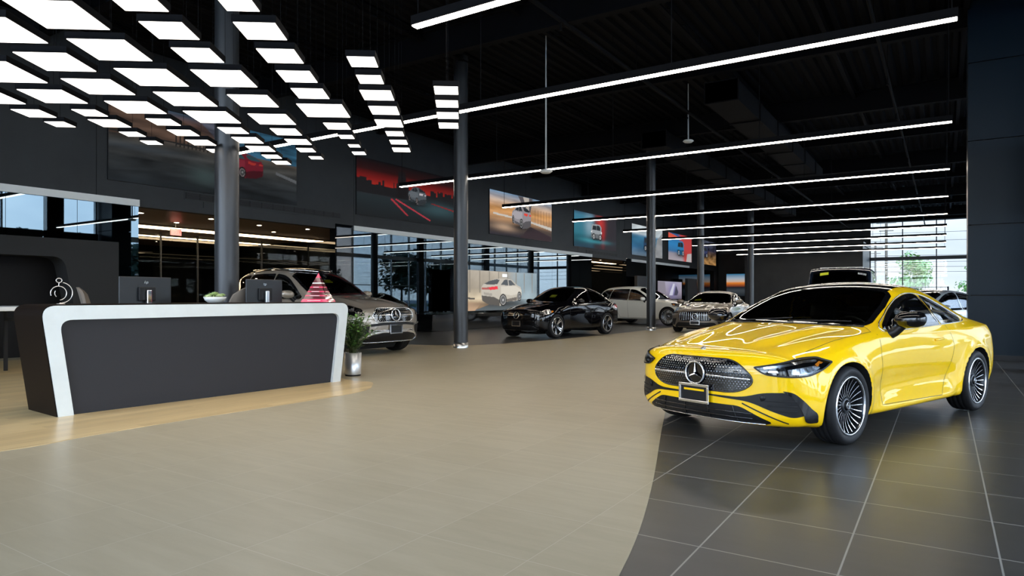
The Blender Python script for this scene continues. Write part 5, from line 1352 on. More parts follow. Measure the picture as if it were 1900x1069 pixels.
def make_silver():
    sp = scaled(SUVC, 1.0, .98, .86); sp['R'] = .36; sp['arch'] = .40
    paint = mat('pale_silver_car_paint', (.50, .53, .57), .25, .5, coat=1.0)
    k = lambda P_: [(a, b*.86) for a, b in P_]; kt = lambda P_: [(a, b*.98) for a, b in P_]
    return make_car(sp, 'hatchback', 'pale silver hatchback seen from behind between the yellow coupe and the clad pier', paint, [k(g) for g in SUVC_G], kt(SUV_WS), kt(SUVC_RG), [(v, k(p), q) for v, p, q in SUV_DOORS], suv_front(.55, .78, studs=False, plate=(.38, .53)), dict(n=10, w0=.03, w1=.03), (M['rim_grey'], M['silver']), trim=M['chrome'], hood=kt(SUV_HOOD), handles_at=[(2.72,.86),(3.72,.90)], mirror=(2.0, 1.02, .88), dashb=(1.65,2.1,.6,.94,.7))
def make_bronze():
    sp = SEDAN; paint = mat('bronze_grey_car_paint', (.22, .185, .15), .28, .6, coat=1.0)
    G = [corner_poly([(1.68,.96,.0),(1.93,1.10,.1),(2.2,1.23,.1),(2.47,1.315,.15),(2.75,1.335,.05),(2.78,.985,.03)], 4), corner_poly([(2.85,.985,.02),(2.83,1.335,.03),(3.2,1.325,.1),(3.6,1.25,.08),(3.75,1.01,.03)], 4)]
    wsx = sym([(1.45,0),(1.50,.58),(1.66,.745),(2.0,.71),(2.31,.62),(2.30,.3),(2.29,0)]); rgx = sym([(3.60,0),(3.62,.50),(4.18,.54),(4.22,0)])
    def fr(c, root, paint_):
        front_face(c, root, paint_, [(-.46,.73,.06),(.46,.73,.06),(.60,.56,.08),(.50,.42,.06),(-.50,.42,.06),(-.60,.56,.08)],
            [(.50,.69,.02),(.62,.735,.05),(.85,.775,.05),(1.04,.765,.02),(.98,.71,.05),(.84,.665,.05)], [(-.62,.36,.04),(.62,.36,.04),(.74,.22,.04),(.64,.19,.02),(-.64,.19,.02),(-.74,.22,.04)], .575, .10, (.30, .42), M['plastic'], vert=True)
        for sg in (1, -1): c.patch('F', corner_poly([(sg*.68,.50,.02),(sg*.86,.48,.03),(sg*.88,.28,.03),(sg*.76,.26,.03)], 3), 'side_intake', M['plastic'], root, .05, .004)
        mb = MB()
        for y in (.30, -.30): c.rail('T', [(.45, y), (1.25, y*1.25)], .010, mb, False, 0)
        mb.build('hood_crease', paint_, root)
    return make_car(sp, 'sedan', 'bronze grey sedan with a tall vertical-bar grille behind the yellow coupe', paint, G, wsx, rgx, [('S', [(1.47,.90),(1.45,.72),(1.53,.28),(2.72,.27),(2.80,.96)], False), ('S', [(2.72,.27),(3.1,.28),(3.28,.6),(3.66,.80),(3.80,1.0)], False)], fr,
        dict(n=5, twin=.12, w0=.03, w1=.03), (M['rim_dark'], M['silver']), trim=M['chrome'], hood=sym([(.20,0),(.22,.35),(.30,.56),(.50,.70),(1.0,.76),(1.45,.785),(1.52,.70),(1.42,.5),(1.40,0)]), handles_at=[(2.6,.80),(3.4,.84)], seats=[(2.45,.37,.27,1.10),(2.45,-.37,.27,1.10)], dashb=(1.55,1.95,.5,.90,.68), mirror=(1.80, 1.05, .90), tagm=('T', [(1.76,-.55),(1.86,-.52),(1.86,-.30),(1.74,-.30)]), track=.97, wheel_w=.24)
def make_boxy():
    paint = mat('dark_blue_car_paint', (.008, .014, .030), .2, 0, coat=1.0)
    G = [[(1.80,1.26),(1.92,1.78),(2.55,1.80),(2.55,1.26)], [(2.66,1.26),(2.66,1.80),(3.45,1.80),(3.45,1.26)], [(3.58,1.26),(3.58,1.78),(4.2,1.76),(4.2,1.26)]]
    c = Car(BOXY); root = empty('off_roader', label='dark blue boxy off-roader whose roof shows above the yellow coupe', cat='car')
    cut_windows(c, G, None, None)
    wsx = sym([(1.44,0),(1.44,.70),(1.60,.69),(1.72,.66),(1.73,0)]); c.claim('T', wsx, -1)
    c.finish(root, paint, [('body_shell', paint)])
    common_side(c, root, G, M['black'], None, gm=[M['cglass'], M['cglass_dark'], M['cglass_dark']])
    g = c.patch('T', wsx, 'windshield', M['cglass_dark'], root, .05, .004); c.strip('T', wsx, .05, 'windshield_surround', M['black_gloss'], g, True, .006, .08)
    front_face(c, root, paint, [(-.42,1.10,.02),(.42,1.10,.02),(.42,.80,.02),(-.42,.80,.02)], [(.62,1.08,.05),(.86,1.08,.05),(.86,.86,.05),(.62,.86,.05)], [(-.6,.68,.02),(.6,.68,.02),(.6,.52,.02),(-.6,.52,.02)], .95, .10, (.58, .70), M['plastic'], amber=False)
    mb = MB()
    for sg in (1, -1): mb = MB(); c.rail('L' if sg > 0 else 'R', [(1.95,1.87),(4.3,1.87)], .018, mb, False, .0); mb.build('roof_gutter', M['black'], root)
    mb = MB(); mb.box(c.C-4.0, c.C-2.2, -.55, .55, 1.958, 1.978); mb.build('roof_panel', M['white_paper'], root)
    # dealer card and lettering behind the windscreen top
    p = c.cast('T', 1.66, 0, .012)
    c.patch('T', [(1.655,-.28),(1.70,-.28),(1.70,-.50),(1.655,-.50)], 'windshield_card', M['yellow_tag'], root, .05, .012)
    mb = MB()
    for q in range(6): c.strip('T', [(1.67,.46+.035*q),(1.70,.47+.035*q)], .02, '', None, None, False, .012, mb=mb)
    mb.build('windshield_lettering', M['white_paper'], root)
    for sg in (1, -1): mirror_house(c, 1.75, 1.32, .90, 'side_mirror', root, paint, M['plastic'], sg, 1.2)
    for y in (.38, -.38): seat(root, c.C-2.35, y, .7, top=1.62)
    build_wheels(c, root, dict(n=5, twin=.10, w0=.03, w1=.04), .40, .27, .29, (M['rim_dark'], M['silver']), .90)
    return root, c
# ---------------------------------------------------------------- put the cars in the hall
def cam_dir(right, fwd): v = RT*right+FW*fwd; return (v.x, v.y)
def at_cam(lat, d): v = FW*d+RT*lat; return (v.x, v.y)
p1 = ground(1560, 823); p2 = ground(1795, 761)
hd = (p1.x-p2.x, p1.y-p2.y)
place(make_coupe(), (p1.x, p1.y), hd, COUPE['sf'], .87)
p = ground(731, 650); place(make_grey(), (p.x, p.y), cam_dir(math.sin(math.radians(54)), -math.cos(math.radians(54))), SUV['sf'], .80, 1.10)
p = ground(1029, 627.5); place(make_black(), (p.x, p.y), cam_dir(-math.sin(math.radians(40)), -math.cos(math.radians(40))), SUV['sf']*.96, .82, 1.0)
p = ground(1241, 604.5); place(make_white(), (p.x, p.y), cam_dir(.72, -.69), SUV['sf']*1.03, -.84, .99)
place(make_bronze(), at_cam(6.35, 23.2), cam_dir(-.52, -.85), 0, 0, 1.02)
place(make_boxy(), at_cam(10.25, 20.9), cam_dir(-.50, -.86), 1.7, 0, 1.12)
place(make_silver(), at_cam(12.55, 17.9), cam_dir(-.93, -.37), 4.9, 0, .97)
# ---------------------------------------------------------------- pictures and screens: printed images computed here, on flat panels
def pic_mat(name, es=0.0, rough=.3):
    m = bpy.data.materials.new(name); m.use_nodes = True; nt = m.node_tree; b = nt.nodes['Principled BSDF']
    a = N(nt, 'ShaderNodeAttribute', attribute_name='print'); nt.links.new(a.outputs['Color'], b.inputs['Base Color']); b.inputs['Roughness'].default_value = rough; b.inputs['Specular IOR Level'].default_value = .12
    if es: nt.links.new(a.outputs['Color'], b.inputs['Emission Color']); b.inputs['Emission Strength'].default_value = es; b.inputs['Base Color'].default_value = (0, 0, 0, 1); nt.links.remove(b.inputs['Base Color'].links[0]); b.inputs['Base Color'].default_value = (.01, .01, .01, 1)
    return m
class Img:
    def __init__(s, w, h, nx):
        s.asp = w/h; s.nx = nx; s.ny = max(8, int(nx/s.asp)); u = np.linspace(0, 1, s.nx); v = np.linspace(0, 1, s.ny); s.U, s.V = np.meshgrid(u, v); s.I = np.zeros((s.ny, s.nx, 3))
    def mix(s, mask, col): m = np.clip(mask, 0, 1)[..., None]; s.I = s.I*(1-m)+np.array(col)*m
    def grad(s, stops, axis='v'):
        t = s.V if axis == 'v' else s.U; xs = [a for a, _ in stops]
        for k in range(3): s.I[..., k] = np.interp(t, xs, [c[k] for _, c in stops])
    def poly(s, pts, col, a=1.0):
        m = np.zeros_like(s.U, bool); n = len(pts); j = n-1
        for i in range(n):
            xi, yi = pts[i]; xj, yj = pts[j]
            if yi != yj: c = ((yi > s.V) != (yj > s.V)) & (s.U < (xj-xi)*(s.V-yi)/(yj-yi)+xi); m ^= c
            j = i
        s.mix(m*a, col)
    def blob(s, cx, cy, rx, ry, col, a=1.0, p=2): s.mix(a*np.exp(-(np.abs((s.U-cx)/rx)**p+np.abs((s.V-cy)/ry)**p)), col)
    def disc(s, cx, cy, r, col, a=1.0, sq=1.0): s.mix(a*(((s.U-cx)*s.asp/sq)**2+(s.V-cy)**2 < r*r), col)
    def noise(s, amt, fx=8, fy=8, seed=1):
        r = np.random.RandomState(seed); f = np.zeros_like(s.U)
        for o in range(4): k = 2**o; a = r.rand(4)*6.28; f += (np.sin(s.U*fx*k+a[0]+3*np.sin(s.V*fy*k*.7+a[1]))*np.sin(s.V*fy*k+a[2]+2*np.sin(s.U*fx*k*.6+a[3])))/k
        s.I = np.clip(s.I*(1+amt*f[..., None]), 0, 1)
    def car(s, cx, cy, h, col, glass=(.02, .025, .03), flip=False, kind='suv', dark=(.01, .01, .01), lamp=None):
        """three-quarter car drawing of height h"""
        if kind != 'box':
            f = -1 if flip else 1; wr = 1.55 if kind == 'suv' else 1.9
            T = lambda pts: [(cx+f*((x-256)/252-.5)*wr*h/s.asp, cy+((628-y)/181-.5)*h) for x, y in pts]
            hi = tuple(min(1, c*1.35+.01) for c in col); lo = tuple(c*.35 for c in col)
            s.blob(cx, cy-h*.46, wr*h/s.asp*.55, h*.12, dark, .9)
            s.poly(T([(258,585),(256,510),(268,490),(300,468),(345,452),(400,447),(440,456),(476,490),(500,503),(508,540),(504,580),(470,596),(412,600),(370,628),(300,618)]), col)
            s.poly(T([(372,500),(470,498),(505,520),(505,545),(440,560),(372,548)]), hi); s.poly(T([(258,555),(330,566),(368,585),(368,628),(300,618),(260,595)]), lo); s.poly(T([(400,588),(475,572),(475,592),(404,604)]), lo)
            s.poly(T([(270,488),(302,468),(344,456),(366,458),(350,488),(310,492)]), glass); s.poly(T([(372,490),(392,460),(404,454),(436,460),(466,490),(420,495)]), glass); s.poly(T([(414,456),(419,456),(424,494),(419,494)]), col)
            if lamp: s.poly(T([(300,506),(350,502),(352,520),(310,526)]), lamp); s.poly(T([(258,510),(280,506),(284,520),(260,522)]), lamp)
            for wx_, wy_, rx_, ry_ in ((386,590,22,40),(491,566,13,32)):
                for k_, c_ in ((1.0, dark),(.74, tuple(.25+.3*c for c in col)),(.62, (.06,.06,.06)),(.2, (.3,.3,.3))):
                    X = cx+f*((wx_-256)/252-.5)*wr*h/s.asp; Y = cy+((628-wy_)/181-.5)*h; s.mix((((s.U-X)/(rx_/252*wr*h/s.asp*k_))**2+((s.V-Y)/(ry_/181*h*k_))**2 < 1)*1.0, c_)
            return
        W = {'suv': 2.3, 'coupe': 3.1, 'box': 1.5}[kind]; f = -1 if flip else 1
        T = lambda pts: [(cx+f*(x-.5)*W*h/s.asp, cy+(y-.5)*h) for x, y in pts]
        body = {'suv': [(.0,.30),(.02,.52),(.14,.62),(.26,.92),(.40,1),(.70,.98),(.86,.80),(.98,.66),(1,.34),(.93,.22),(.08,.20)],
                'coupe': [(.0,.25),(.03,.50),(.26,.62),(.42,.92),(.62,.98),(.86,.72),(1,.62),(.99,.28),(.90,.18),(.08,.18)],
                'box': [(.05,.2),(.05,.62),(.12,.95),(.80,1),(.95,.85),(.97,.25),(.9,.15),(.1,.15)]}[kind]
        s.blob(cx, cy-h*.38, W*h/s.asp*.6, h*.16, dark, .85)
        s.poly(T(body), col)
        lo = [(x, min(y, .42)) for x, y in body]; s.poly(T(lo), tuple(c*.45 for c in col))
        g = {'suv': [(.20,.64),(.29,.87),(.42,.93),(.68,.91),(.80,.76),(.80,.66)], 'coupe': [(.30,.64),(.44,.87),(.62,.91),(.78,.72)], 'box': [(.15,.62),(.2,.88),(.76,.92),(.86,.80),(.86,.62)]}[kind]
        s.poly(T(g), glass); s.poly(T([(.50,.6),(.52,.6),(.52,.95),(.50,.95)]), col)
        for x in ((.20, .80) if kind != 'box' else (.28, .85)):
            X = cx+f*(x-.5)*W*h/s.asp; s.disc(X, cy-h*.26, h*.20, dark); s.disc(X, cy-h*.26, h*.13, tuple(.35+.3*c for c in col)); s.disc(X, cy-h*.26, h*.05, dark)
        if lamp: s.poly(T([(.02,.46),(.14,.52),(.14,.58),(.03,.54)]), lamp); s.poly(T([(.90,.50),(.99,.46),(.99,.56),(.92,.60)]), lamp)
def picture(img, name, label, wall, a0, a1, z0, z1, c, m, cat='picture', group=None, flipu=False, thick=.03, frame=None):
    """panel on wall x=c facing +x (a = y) or on wall y=c facing -y (a = x)"""
    ny, nx = img.ny, img.nx; vs = []
    for j in range(ny):
        for i in range(nx):
            a = a0+(a1-a0)*i/(nx-1); z = z0+(z1-z0)*j/(ny-1); vs.append((c, a, z) if wall == 'x' else (a, c, z))
    fs = [(j*nx+i, j*nx+i+1, (j+1)*nx+i+1, (j+1)*nx+i) for j in range(ny-1) for i in range(nx-1)]
    fb = MB(); e = .012
    if wall == 'x': fb.box(c-thick, c-.001, a0-e, a1+e, z0-e, z1+e)
    else: fb.box(a0-e, a1+e, c+.001, c+thick, z0-e, z1+e)
    o = fb.build(name, frame or M['plastic']); tag(o, label, cat, group)
    me = bpy.data.meshes.new('printed_image'); me.from_pydata(vs, [], fs); at = me.color_attributes.new('print', 'FLOAT_COLOR', 'POINT')
    col = np.ones((ny*nx, 4)); col[:, :3] = np.clip(img.I.reshape(-1, 3), 0, 1); at.data.foreach_set('color', col.ravel()); me.materials.append(m); me.update()
    q = bpy.data.objects.new('image' if cat == 'picture' else 'display_image', me); link(q, o)
    return o
PRN = pic_mat('emissive_print', .34, .6); LED = pic_mat('led_screen', .42)  # wall prints emit their own colour, added so they show on the dark wall
WP = XW+.035; PZ0, PZ1 = 4.02, 5.95
# 1 dark seaside road with a red car
i = Img(5.4, 1.93, 300); i.grad([(0, (.012,.016,.020)), (.30, (.030,.034,.036)), (.52, (.060,.058,.052)), (.60, (.10,.08,.065)), (1, (.05,.10,.16))])
i.blob(.28,.80,.25,.16,(.16,.075,.05),.9,4); i.poly([(.0,.58),(.42,.62),(.50,.76),(.40,.84),(.22,1),(0,1)],(.11,.065,.045)); i.poly([(.48,1),(.60,.62),(1,.60),(1,1)],(.035,.13,.22)); i.poly([(.40,1),(.56,.66),(.66,.62),(.60,1)],(.13,.14,.19))
i.noise(.5, 9, 16, 3); i.poly([(0,.62),(.5,.60),(.5,.575),(0,.60)],(.02,.02,.02))
for q in range(10): i.poly([(.30+.02*q,.55),(.305+.02*q,.55),(.305+.02*q,.70),(.30+.02*q,.70)],(.02,.018,.016))
i.blob(.45,.22,.08,.12,(.07,.11,.11),.7); i.blob(.1,.45,.3,.05,(.08,.10,.12),.5); i.car(.66,.47,.36,(.20,.010,.025),glass=(.03,.08,.10),kind='coupe',flip=True,lamp=(.5,.04,.03)); i.poly([(.86,.42),(1,.33),(1,.38),(.86,.46)],(.15,.16,.17))
i.I *= .62
picture(i, 'wall_picture', 'wide dark picture of a red car on a seaside road, above the office opening', 'x', 8.0, 13.4, PZ0, PZ1, WP, PRN, 'picture', 'advertising pictures on the upper wall')
# 2 red city skyline
i = Img(5.4, 1.93, 220); i.grad([(0, (.012,.016,.018)), (.35, (.02,.035,.04)), (.48, (.03,.03,.035)), (.55, (.50,.03,.018)), (.68, (.24,.010,.008)), (.82, (.03,.004,.004)), (1, (.004,.004,.005))])
r_ = random.Random(5); x = 0
while x < 1: wdt = r_.uniform(.012, .035); hh = .55+r_.random()*.13; i.poly([(x,.40),(x+wdt,.40),(x+wdt,hh),(x,hh)],(.012,.012,.014)); x += wdt
i.poly([(.36,.4),(.46,.4),(.45,.90),(.38,.90)],(.01,.008,.009)); i.blob(.80,.30,.22,.13,(.05,.13,.15),.8)
i.car(.57,.50,.34,(.11,.15,.17),kind='suv',flip=True,lamp=(.7,.75,.8)); i.poly([(.30,.36),(.46,.10),(.48,.10),(.32,.37)],(.55,.05,.07)); i.poly([(.34,.37),(.70,.06),(.72,.07),(.36,.38)],(.65,.06,.09)); i.poly([(.72,.40),(1,.31),(1,.335),(.72,.415)],(.35,.02,.02))
i.I *= np.array([.7,.6,.6])
picture(i, 'wall_picture', 'dark picture of a grey SUV under a red city skyline, left of the black column', 'x', 15.85, 21.2, PZ0, PZ1, WP, PRN, 'picture', 'advertising pictures on the upper wall')
# 3 orange sunset
i = Img(5.4, 1.93, 220); i.grad([(0, (.03,.028,.04)), (.25, (.10,.07,.055)), (.45, (.55,.30,.14)), (.62, (.62,.30,.10)), (.80, (.50,.38,.30)), (1, (.18,.30,.45))])
i.noise(.25, 5, 12, 7); i.poly([(.42,1),(.55,.62),(.62,.60),(.66,1)],(.10,.09,.10)); i.poly([(.5,1),(.58,.62),(.60,.62),(.60,1)],(.5,.45,.4)); i.poly([(.05,.50),(.5,.46),(1,.36),(1,.28),(.6,.40),(.05,.46)],(.62,.58,.52)); i.blob(.22,.20,.16,.08,(.60,.40,.26),.8); i.poly([(.45,0),(.62,.30),(1,.12),(1,0)],(.04,.025,.03))
for q in range(6): i.poly([(.70+.05*q,.40),(.705+.05*q,.40),(.705+.05*q,.75),(.70+.05*q,.75)],(.10,.05,.03))
i.car(.48,.50,.56,(.30,.28,.30),kind='suv',flip=True,lamp=(.8,.06,.04))
picture(i, 'wall_picture', 'orange sunset picture with a pale SUV seen from behind', 'x', 23.6, 29.0, 3.98, 5.90, WP, PRN, 'picture', 'advertising pictures on the upper wall')
# 4 teal and red
i = Img(5.4, 1.93, 180); i.grad([(0, (.02,.05,.08)), (.25, (.012,.08,.11)), (.40, (.03,.18,.24)), (.9, (.05,.20,.30)), (1, (.03,.08,.13))]); i.mix(sstep(.38, .5, i.U), (.030,.026,.032)); i.blob(.34,.65,.10,.3,(.30,.42,.50),.8); i.blob(.60,.75,.10,.25,(.55,.04,.035),.95); i.blob(.66,.45,.05,.3,(.4,.02,.02),.8); i.blob(.45,.22,.30,.06,(.06,.35,.42),.9)
i.car(.50,.48,.50,(.32,.35,.37),kind='box',lamp=(.9,.9,.9))
picture(i, 'wall_picture', 'picture of a small SUV between teal and red light', 'x', 31.4, 36.8, 3.95, 5.85, WP, PRN, 'picture', 'advertising pictures on the upper wall')
i = Img(5.4, 1.93, 160); i.grad([(0, (.12,.17,.22)), (.30, (.03,.13,.26)), (.60, (.035,.16,.28)), (.66, (.10,.22,.34)), (.72, (.42,.50,.55)), (1, (.55,.60,.62))]); i.poly([(.72,0),(1,0),(1,.9),(.80,.6)],(.25,.26,.27)); i.noise(.2, 6, 6, 2); i.car(.48,.40,.5,(.02,.05,.11),kind='box')
picture(i, 'wall_picture', 'blue picture with pale sky and a dark boxy off-roader, behind the slim column', 'x', 39.2, 44.6, 3.9, 5.85, WP, PRN, 'picture', 'advertising pictures on the upper wall')
i = Img(5.4, 1.93, 160); i.grad([(0, (.40,.36,.40)), (.25, (.30,.28,.33)), (.34, (.04,.16,.35)), (.6, (.03,.22,.50)), (1, (.03,.10,.25))]); i.mix(sstep(.55, .75, i.U+.2*i.V)*.95, (.55,.05,.04)); i.poly([(0,1),(.6,.85),(0,.80)],(.70,.10,.06)); i.poly([(.75,0),(1,0),(1,.35),(.8,.3)],(.5,.45,.45)); i.car(.50,.46,.6,(.03,.20,.42),kind='box')
picture(i, 'wall_picture', 'picture of a bright blue off-roader against blue and red', 'x', 45.8, 51.0, 3.9, 5.85, WP, PRN, 'picture', 'advertising pictures on the upper wall')
i = Img(4, 1.93, 120); i.grad([(0, (.35,.18,.06)), (.3, (.18,.10,.04)), (.6, (.02,.02,.04)), (1, (.06,.07,.10))]); i.noise(.6, 9, 9, 8); i.car(.3,.5,.5,(.04,.05,.12),kind='box')
picture(i, 'wall_picture', 'last picture on the wall, dark blue above orange grass', 'x', 53.0, 57.6, 3.9, 5.85, WP, PRN, 'picture', 'advertising pictures on the upper wall')
# far wall sunset picture
i = Img(4.6, 1.9, 140); i.grad([(0, (.01,.015,.02)), (.25, (.05,.06,.07)), (.40, (.01,.012,.02)), (.50, (.35,.08,.02)), (.60, (.75,.22,.03)), (.66, (.60,.45,.35)), (.8, (.35,.42,.50)), (1, (.02,.16,.30))]); i.blob(.5,.46,.12,.10,(.02,.015,.02),1,4)
picture(i, 'far_picture', 'small sunset picture on the far end wall', 'y', -15.7, -12.1+1.0, 1.30, 3.2, YN-.06, PRN, 'picture')
# video wall
i = Img(6.2, 1.62, 300); i.grad([(0, (.20,.12,.07)), (.16, (.42,.28,.16)), (.30, (.62,.52,.36)), (.55, (.34,.29,.22)), (1, (.42,.37,.30))]); i.mix(sstep(.5, .8, i.U)*.85, (.22,.32,.38)); i.noise(.12, 14, 3, 4)
for q in range(9): i.poly([(.05+.11*q,.45),(.06+.11*q,.45),(.06+.11*q,1),(.05+.11*q,1)],(.22,.19,.15))
i.poly([(.2,.0),(.5,.24),(1,.30),(1,0)],(.10,.12,.13)); i.blob(.86,.35,.10,.25,(.40,.52,.58),.5); i.poly([(0,.30),(.22,.28),(.22,.32),(0,.34)],(.08,.07,.06)); i.poly([(.0,.0),(.22,.0),(.30,.20),(0,.22)],(.48,.32,.20)); i.poly([(.54,.86),(.60,.86),(.60,.94),(.54,.94)],(.9,.95,.98))
Q = lambda pts: [((x_-110)/502, (655-y_)/250) for x_, y_ in pts]
i.blob(.50,.16,.30,.07,(.03,.03,.03),.8)
i.poly(Q([(258,585),(256,510),(268,490),(300,468),(345,452),(400,447),(440,456),(476,490),(500,503),(508,540),(504,580),(470,596),(412,600),(370,628),(300,618)]),(.50,.46,.39))
i.poly(Q([(372,500),(470,498),(505,520),(505,545),(440,560),(372,548)]),(.62,.58,.50)); i.poly(Q([(258,560),(330,570),(365,590),(365,628),(300,618),(262,595)]),(.10,.09,.08)); i.poly(Q([(405,585),(475,570),(475,592),(412,602)]),(.16,.14,.12))
i.poly(Q([(270,488),(302,468),(344,456),(366,458),(350,488),(310,492)]),(.07,.075,.08)); i.poly(Q([(372,490),(392,460),(404,454),(436,460),(466,490),(420,495)]),(.07,.08,.09)); i.poly(Q([(414,456),(419,456),(424,494),(419,494)]),(.5,.46,.4))
i.poly(Q([(298,508),(352,500),(354,520),(308,526)]),(.75,.03,.05)); i.poly(Q([(258,512),(300,508),(306,524),(260,524)]),(.40,.10,.09)); i.poly(Q([(270,540),(320,548),(318,564),(272,556)]),(.35,.32,.28))
for wx_, wy_, rx_, ry_ in ((386,590,23,40),(491,566,14,32)):
    for k_, c_ in ((1.0,(.03,.03,.03)),(.76,(.45,.44,.42)),(.66,(.12,.12,.12)),(.2,(.5,.5,.5))):
        i.mix((((i.U*502+110-wx_)/(rx_*k_))**2+((655-i.V*250-wy_)/(ry_*k_))**2 < 1)*1.0, c_)
o = picture(i, 'video_wall', 'large lit video screen showing a silver SUV behind the black column', 'x', 20.35, 26.55, .70, 2.33, XW+.62, LED, 'screen', thick=.18, frame=M['black_gloss'])
mb = MB(); mb.box(XW+.1, XW+1.0, 18.6, 28.4, 0, .62); thing('plinth', mb, M['black_gloss'], 'long low black plinth under the lit video screen', 'plinth', bevel=.01)
i = Img(4.4, 1.2, 120); i.grad([(0, (.10,.09,.12)), (.4, (.28,.24,.30)), (1, (.34,.32,.42))], 'v'); i.poly([(0,0),(.35,0),(.28,1),(0,1)],(.22,.20,.24)); i.blob(.62,.5,.18,.4,(.16,.15,.35),.9); i.poly([(.45,.2),(.62,.9),(.70,.9),(.60,.2)],(.5,.5,.6)); i.poly([(.66,.2),(.74,.8),(.85,.4),(.80,.2)],(.05,.05,.08))
picture(i, 'video_screen', 'smaller lit violet video screen behind the white SUV', 'x', 42.2, 47.0, 1.1, 2.3, XW+.6, LED, 'screen', thick=.15, frame=M['plastic'])
# far counter furniture: a grey panel wall by the far office opening
for a, b, h_, m_, lab in ((38.6, 41.4, 2.55, 'col', 'tall grey-brown display panel past the far office opening'), (48.2, 50.4, 2.6, 'clad', 'dark freestanding panel near the far corner')):
    mb = MB(); mb.box(XW+.45, XW+.65, a, b, 0, h_); thing('room_divider', mb, M[m_], lab, 'panel', bevel=.01)
# ---------------------------------------------------------------- outside
M['asphalt'] = mat('pale_asphalt', (.36, .36, .355), .9, noise=(.6, .15)); M['grass'] = mat('grass', (.10, .16, .04), .95, noise=(2, .3)); M['bark'] = mat('bark', (.09, .07, .05), .9)
mb = MB(); mb.box(-120, 160, -140, 200, -.6, -.25); st('ground_outside', mb, M['asphalt'])
for i, (a, b, c_, d) in enumerate(((33, 40, -60, 110), (-60, 60, 84, 100))): mb = MB(); mb.box(a, b, c_, d, -.25, -.16); tag(mb.build('grass_strip', M['grass']), 'strip of grass outside beyond the %s windows' % ('side' if i == 0 else 'far'), 'grass', None, 'stuff')
M['fol'] = [mat('tree_foliage_%s' % n, c, .6, noise=(1.2, .4)) for n, c in (('bright', (.10, .19, .035)), ('deep', (.018, .040, .010)), ('olive', (.032, .048, .013)))]
def tree_mesh(h, rad, n, seed, fi, lob=9, leaf=.28):
    r = random.Random(seed); t = MB(); t.tube([(0, 0, -.2), (.05, 0, h*.3), (0, .08, h*.6)], .13*h/6, 8, taper=[1.2, .8, .5])
    for k in range(6):
        a = 2*PI*k/6+r.random(); z = h*(.28+.06*k); t.tube([(0, 0, z), (rad*.6*math.cos(a), rad*.6*math.sin(a), z+h*.22)], .045*h/6, 5, taper=[1, .4])
    f = MB(); L_ = []
    for k in range(lob):
        a = r.random()*2*PI; q = r.random()**.6*rad*.75; z = h*(.42+.46*r.random()); q *= math.sin(PI*min(1, max(.15, (z/h-.25)/.8)))**.5; L_.append((q*math.cos(a), q*math.sin(a), z, rad*(.34+.2*r.random())))
    L_.append((0, 0, h*.84, rad*.4))
    for k in range(n):
        cx, cy_, cz, cr = L_[k % len(L_)]; d = Vector((r.gauss(0, 1), r.gauss(0, 1), r.gauss(0, .8))).normalized(); rr = cr*(.55+.5*r.random()); c0 = Vector((cx, cy_, cz))+d*rr
        nrm = (d+Vector((r.uniform(-.6, .6), r.uniform(-.6, .6), r.uniform(-.2, .8)))).normalized(); u = nrm.orthogonal().normalized(); v = nrm.cross(u); s_ = leaf*(.6+.7*r.random())
        f.add([c0-u*s_*.5, c0+v*s_*.33, c0+u*s_*.5, c0-v*s_*.33], [(0, 1, 2, 3)], 0)
    return t, f, M['fol'][fi]
def tree(x, y, proto, s, lab, grp=None, rz=0):
    if isinstance(proto, tuple):
        t, f, m = proto; o = t.build('tree', M['bark']); g = f.build('foliage', m, o)
    else:
        o = proto.copy(); link(o)
        for ch in proto.children: q = ch.copy(); link(q, o)
    o.location = (x, y, -.2); o.scale = (s,)*3; o.rotation_euler = (0, 0, rz); tag(o, lab, 'tree', grp); return o
A_ = tree(-2.75, 87, tree_mesh(6.1, 2.5, 1500, 1, 0, 10, .40), 1.0, 'bright green young tree outside the far windows, left of the two')
tree(3.1, 79, A_, .80, 'bright green tree outside at the right edge of the far windows')
B_ = tree(44, 3, tree_mesh(9, 4.2, 1500, 5, 1, 14, .75), 1.0, 'leafy tree outside the side windows', 'trees along the street outside', 0)
C_ = tree(47, 16, tree_mesh(8, 3.6, 1500, 8, 2, 14, .7), 1.0, 'leafy tree outside the side windows', 'trees along the street outside', 0)
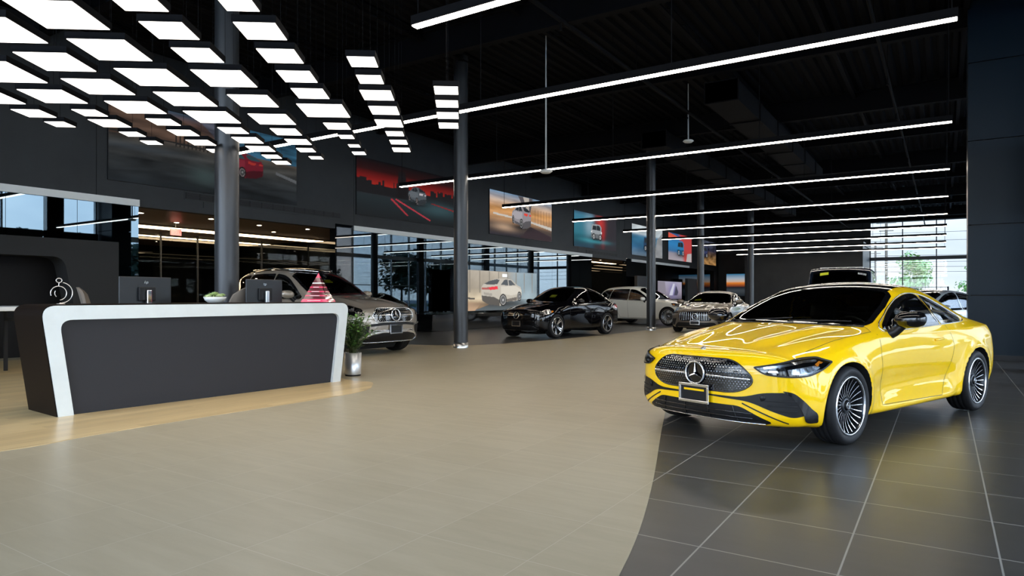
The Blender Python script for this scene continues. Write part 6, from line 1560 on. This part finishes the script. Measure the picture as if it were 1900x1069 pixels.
for k, y in enumerate((-30, -16, 27, 36, 44, 54, 63, 72, 82, 93, 105)):
    tree(46+5*math.sin(k*2.1), y, (B_, C_)[k % 2], .78+.25*abs(math.sin(k*1.7)), 'leafy tree outside the side windows', 'trees along the street outside', k)
for k, x in enumerate((-14, -6, 2, 9)): tree(x*2.2, -44-3*math.sin(k), (B_, C_)[k % 2], .9+.1*k % .3, 'leafy tree outside the front windows', 'trees in front of the showroom', k*1.3)
# shop building across the street, poles and wires, fence
mb = MB(); mb.box(62, 78, 38, 66, -.2, 6.5); o = thing('far_building', mb, M['white_band'], 'pale flat-roofed building across the street', 'building')
for k in range(6): mb = MB(); mb.box(61.95, 62.0, 40+4.3*k, 43+4.3*k, .5, 4.2); mb.build('shop_window', M['black_glass'], o)
for x, y, h_ in ((-6.0, 96, 11.5), (-9.6, 128, 10.5)):
    mb = MB(); mb.tube([(x, y, -.2), (x, y, h_)], .16, 8); mb.bar((x-1.1, y, h_-1), (x+1.1, y, h_-1), .12, .12); mb.bar((x-.8, y, h_-2), (x+.8, y, h_-2), .1, .1)
    thing('utility_pole', mb, M['bark'], 'wooden utility pole outside the far windows, %s' % ('the nearer one' if y < 100 else 'the further one'), 'pole')
for k, z in enumerate((10.4, 9.4, 7.6, 6.8, 6.2, 5.6)):
    mb = MB(); mb.tube([(-60+14*j, 96, z-1.1*math.sin(PI*j/9)*.5-.18*j) for j in range(10)], .03, 4); thing('overhead_wire', mb, M['black'], 'thin dark wire sagging between the poles outside', 'wire', 'overhead wires outside')
mb = MB(); zt = 2.05; xa, xb, yy = -4.4, 0.35, 66.0
for z in (.15, zt): mb.box(xa, xb, yy-.03, yy+.03, z-.04, z+.04)
for k in range(3): mb.box(xa+(xb-xa)*k/2-.05, xa+(xb-xa)*k/2+.05, yy-.05, yy+.05, -.2, zt+.05)
x = xa
while x < xb: mb.box(x, x+.02, yy-.01, yy+.01, .1, zt); x += .12
thing('metal_fence', mb, M['deck'], 'dark metal picket fence outside below the green tree', 'fence')
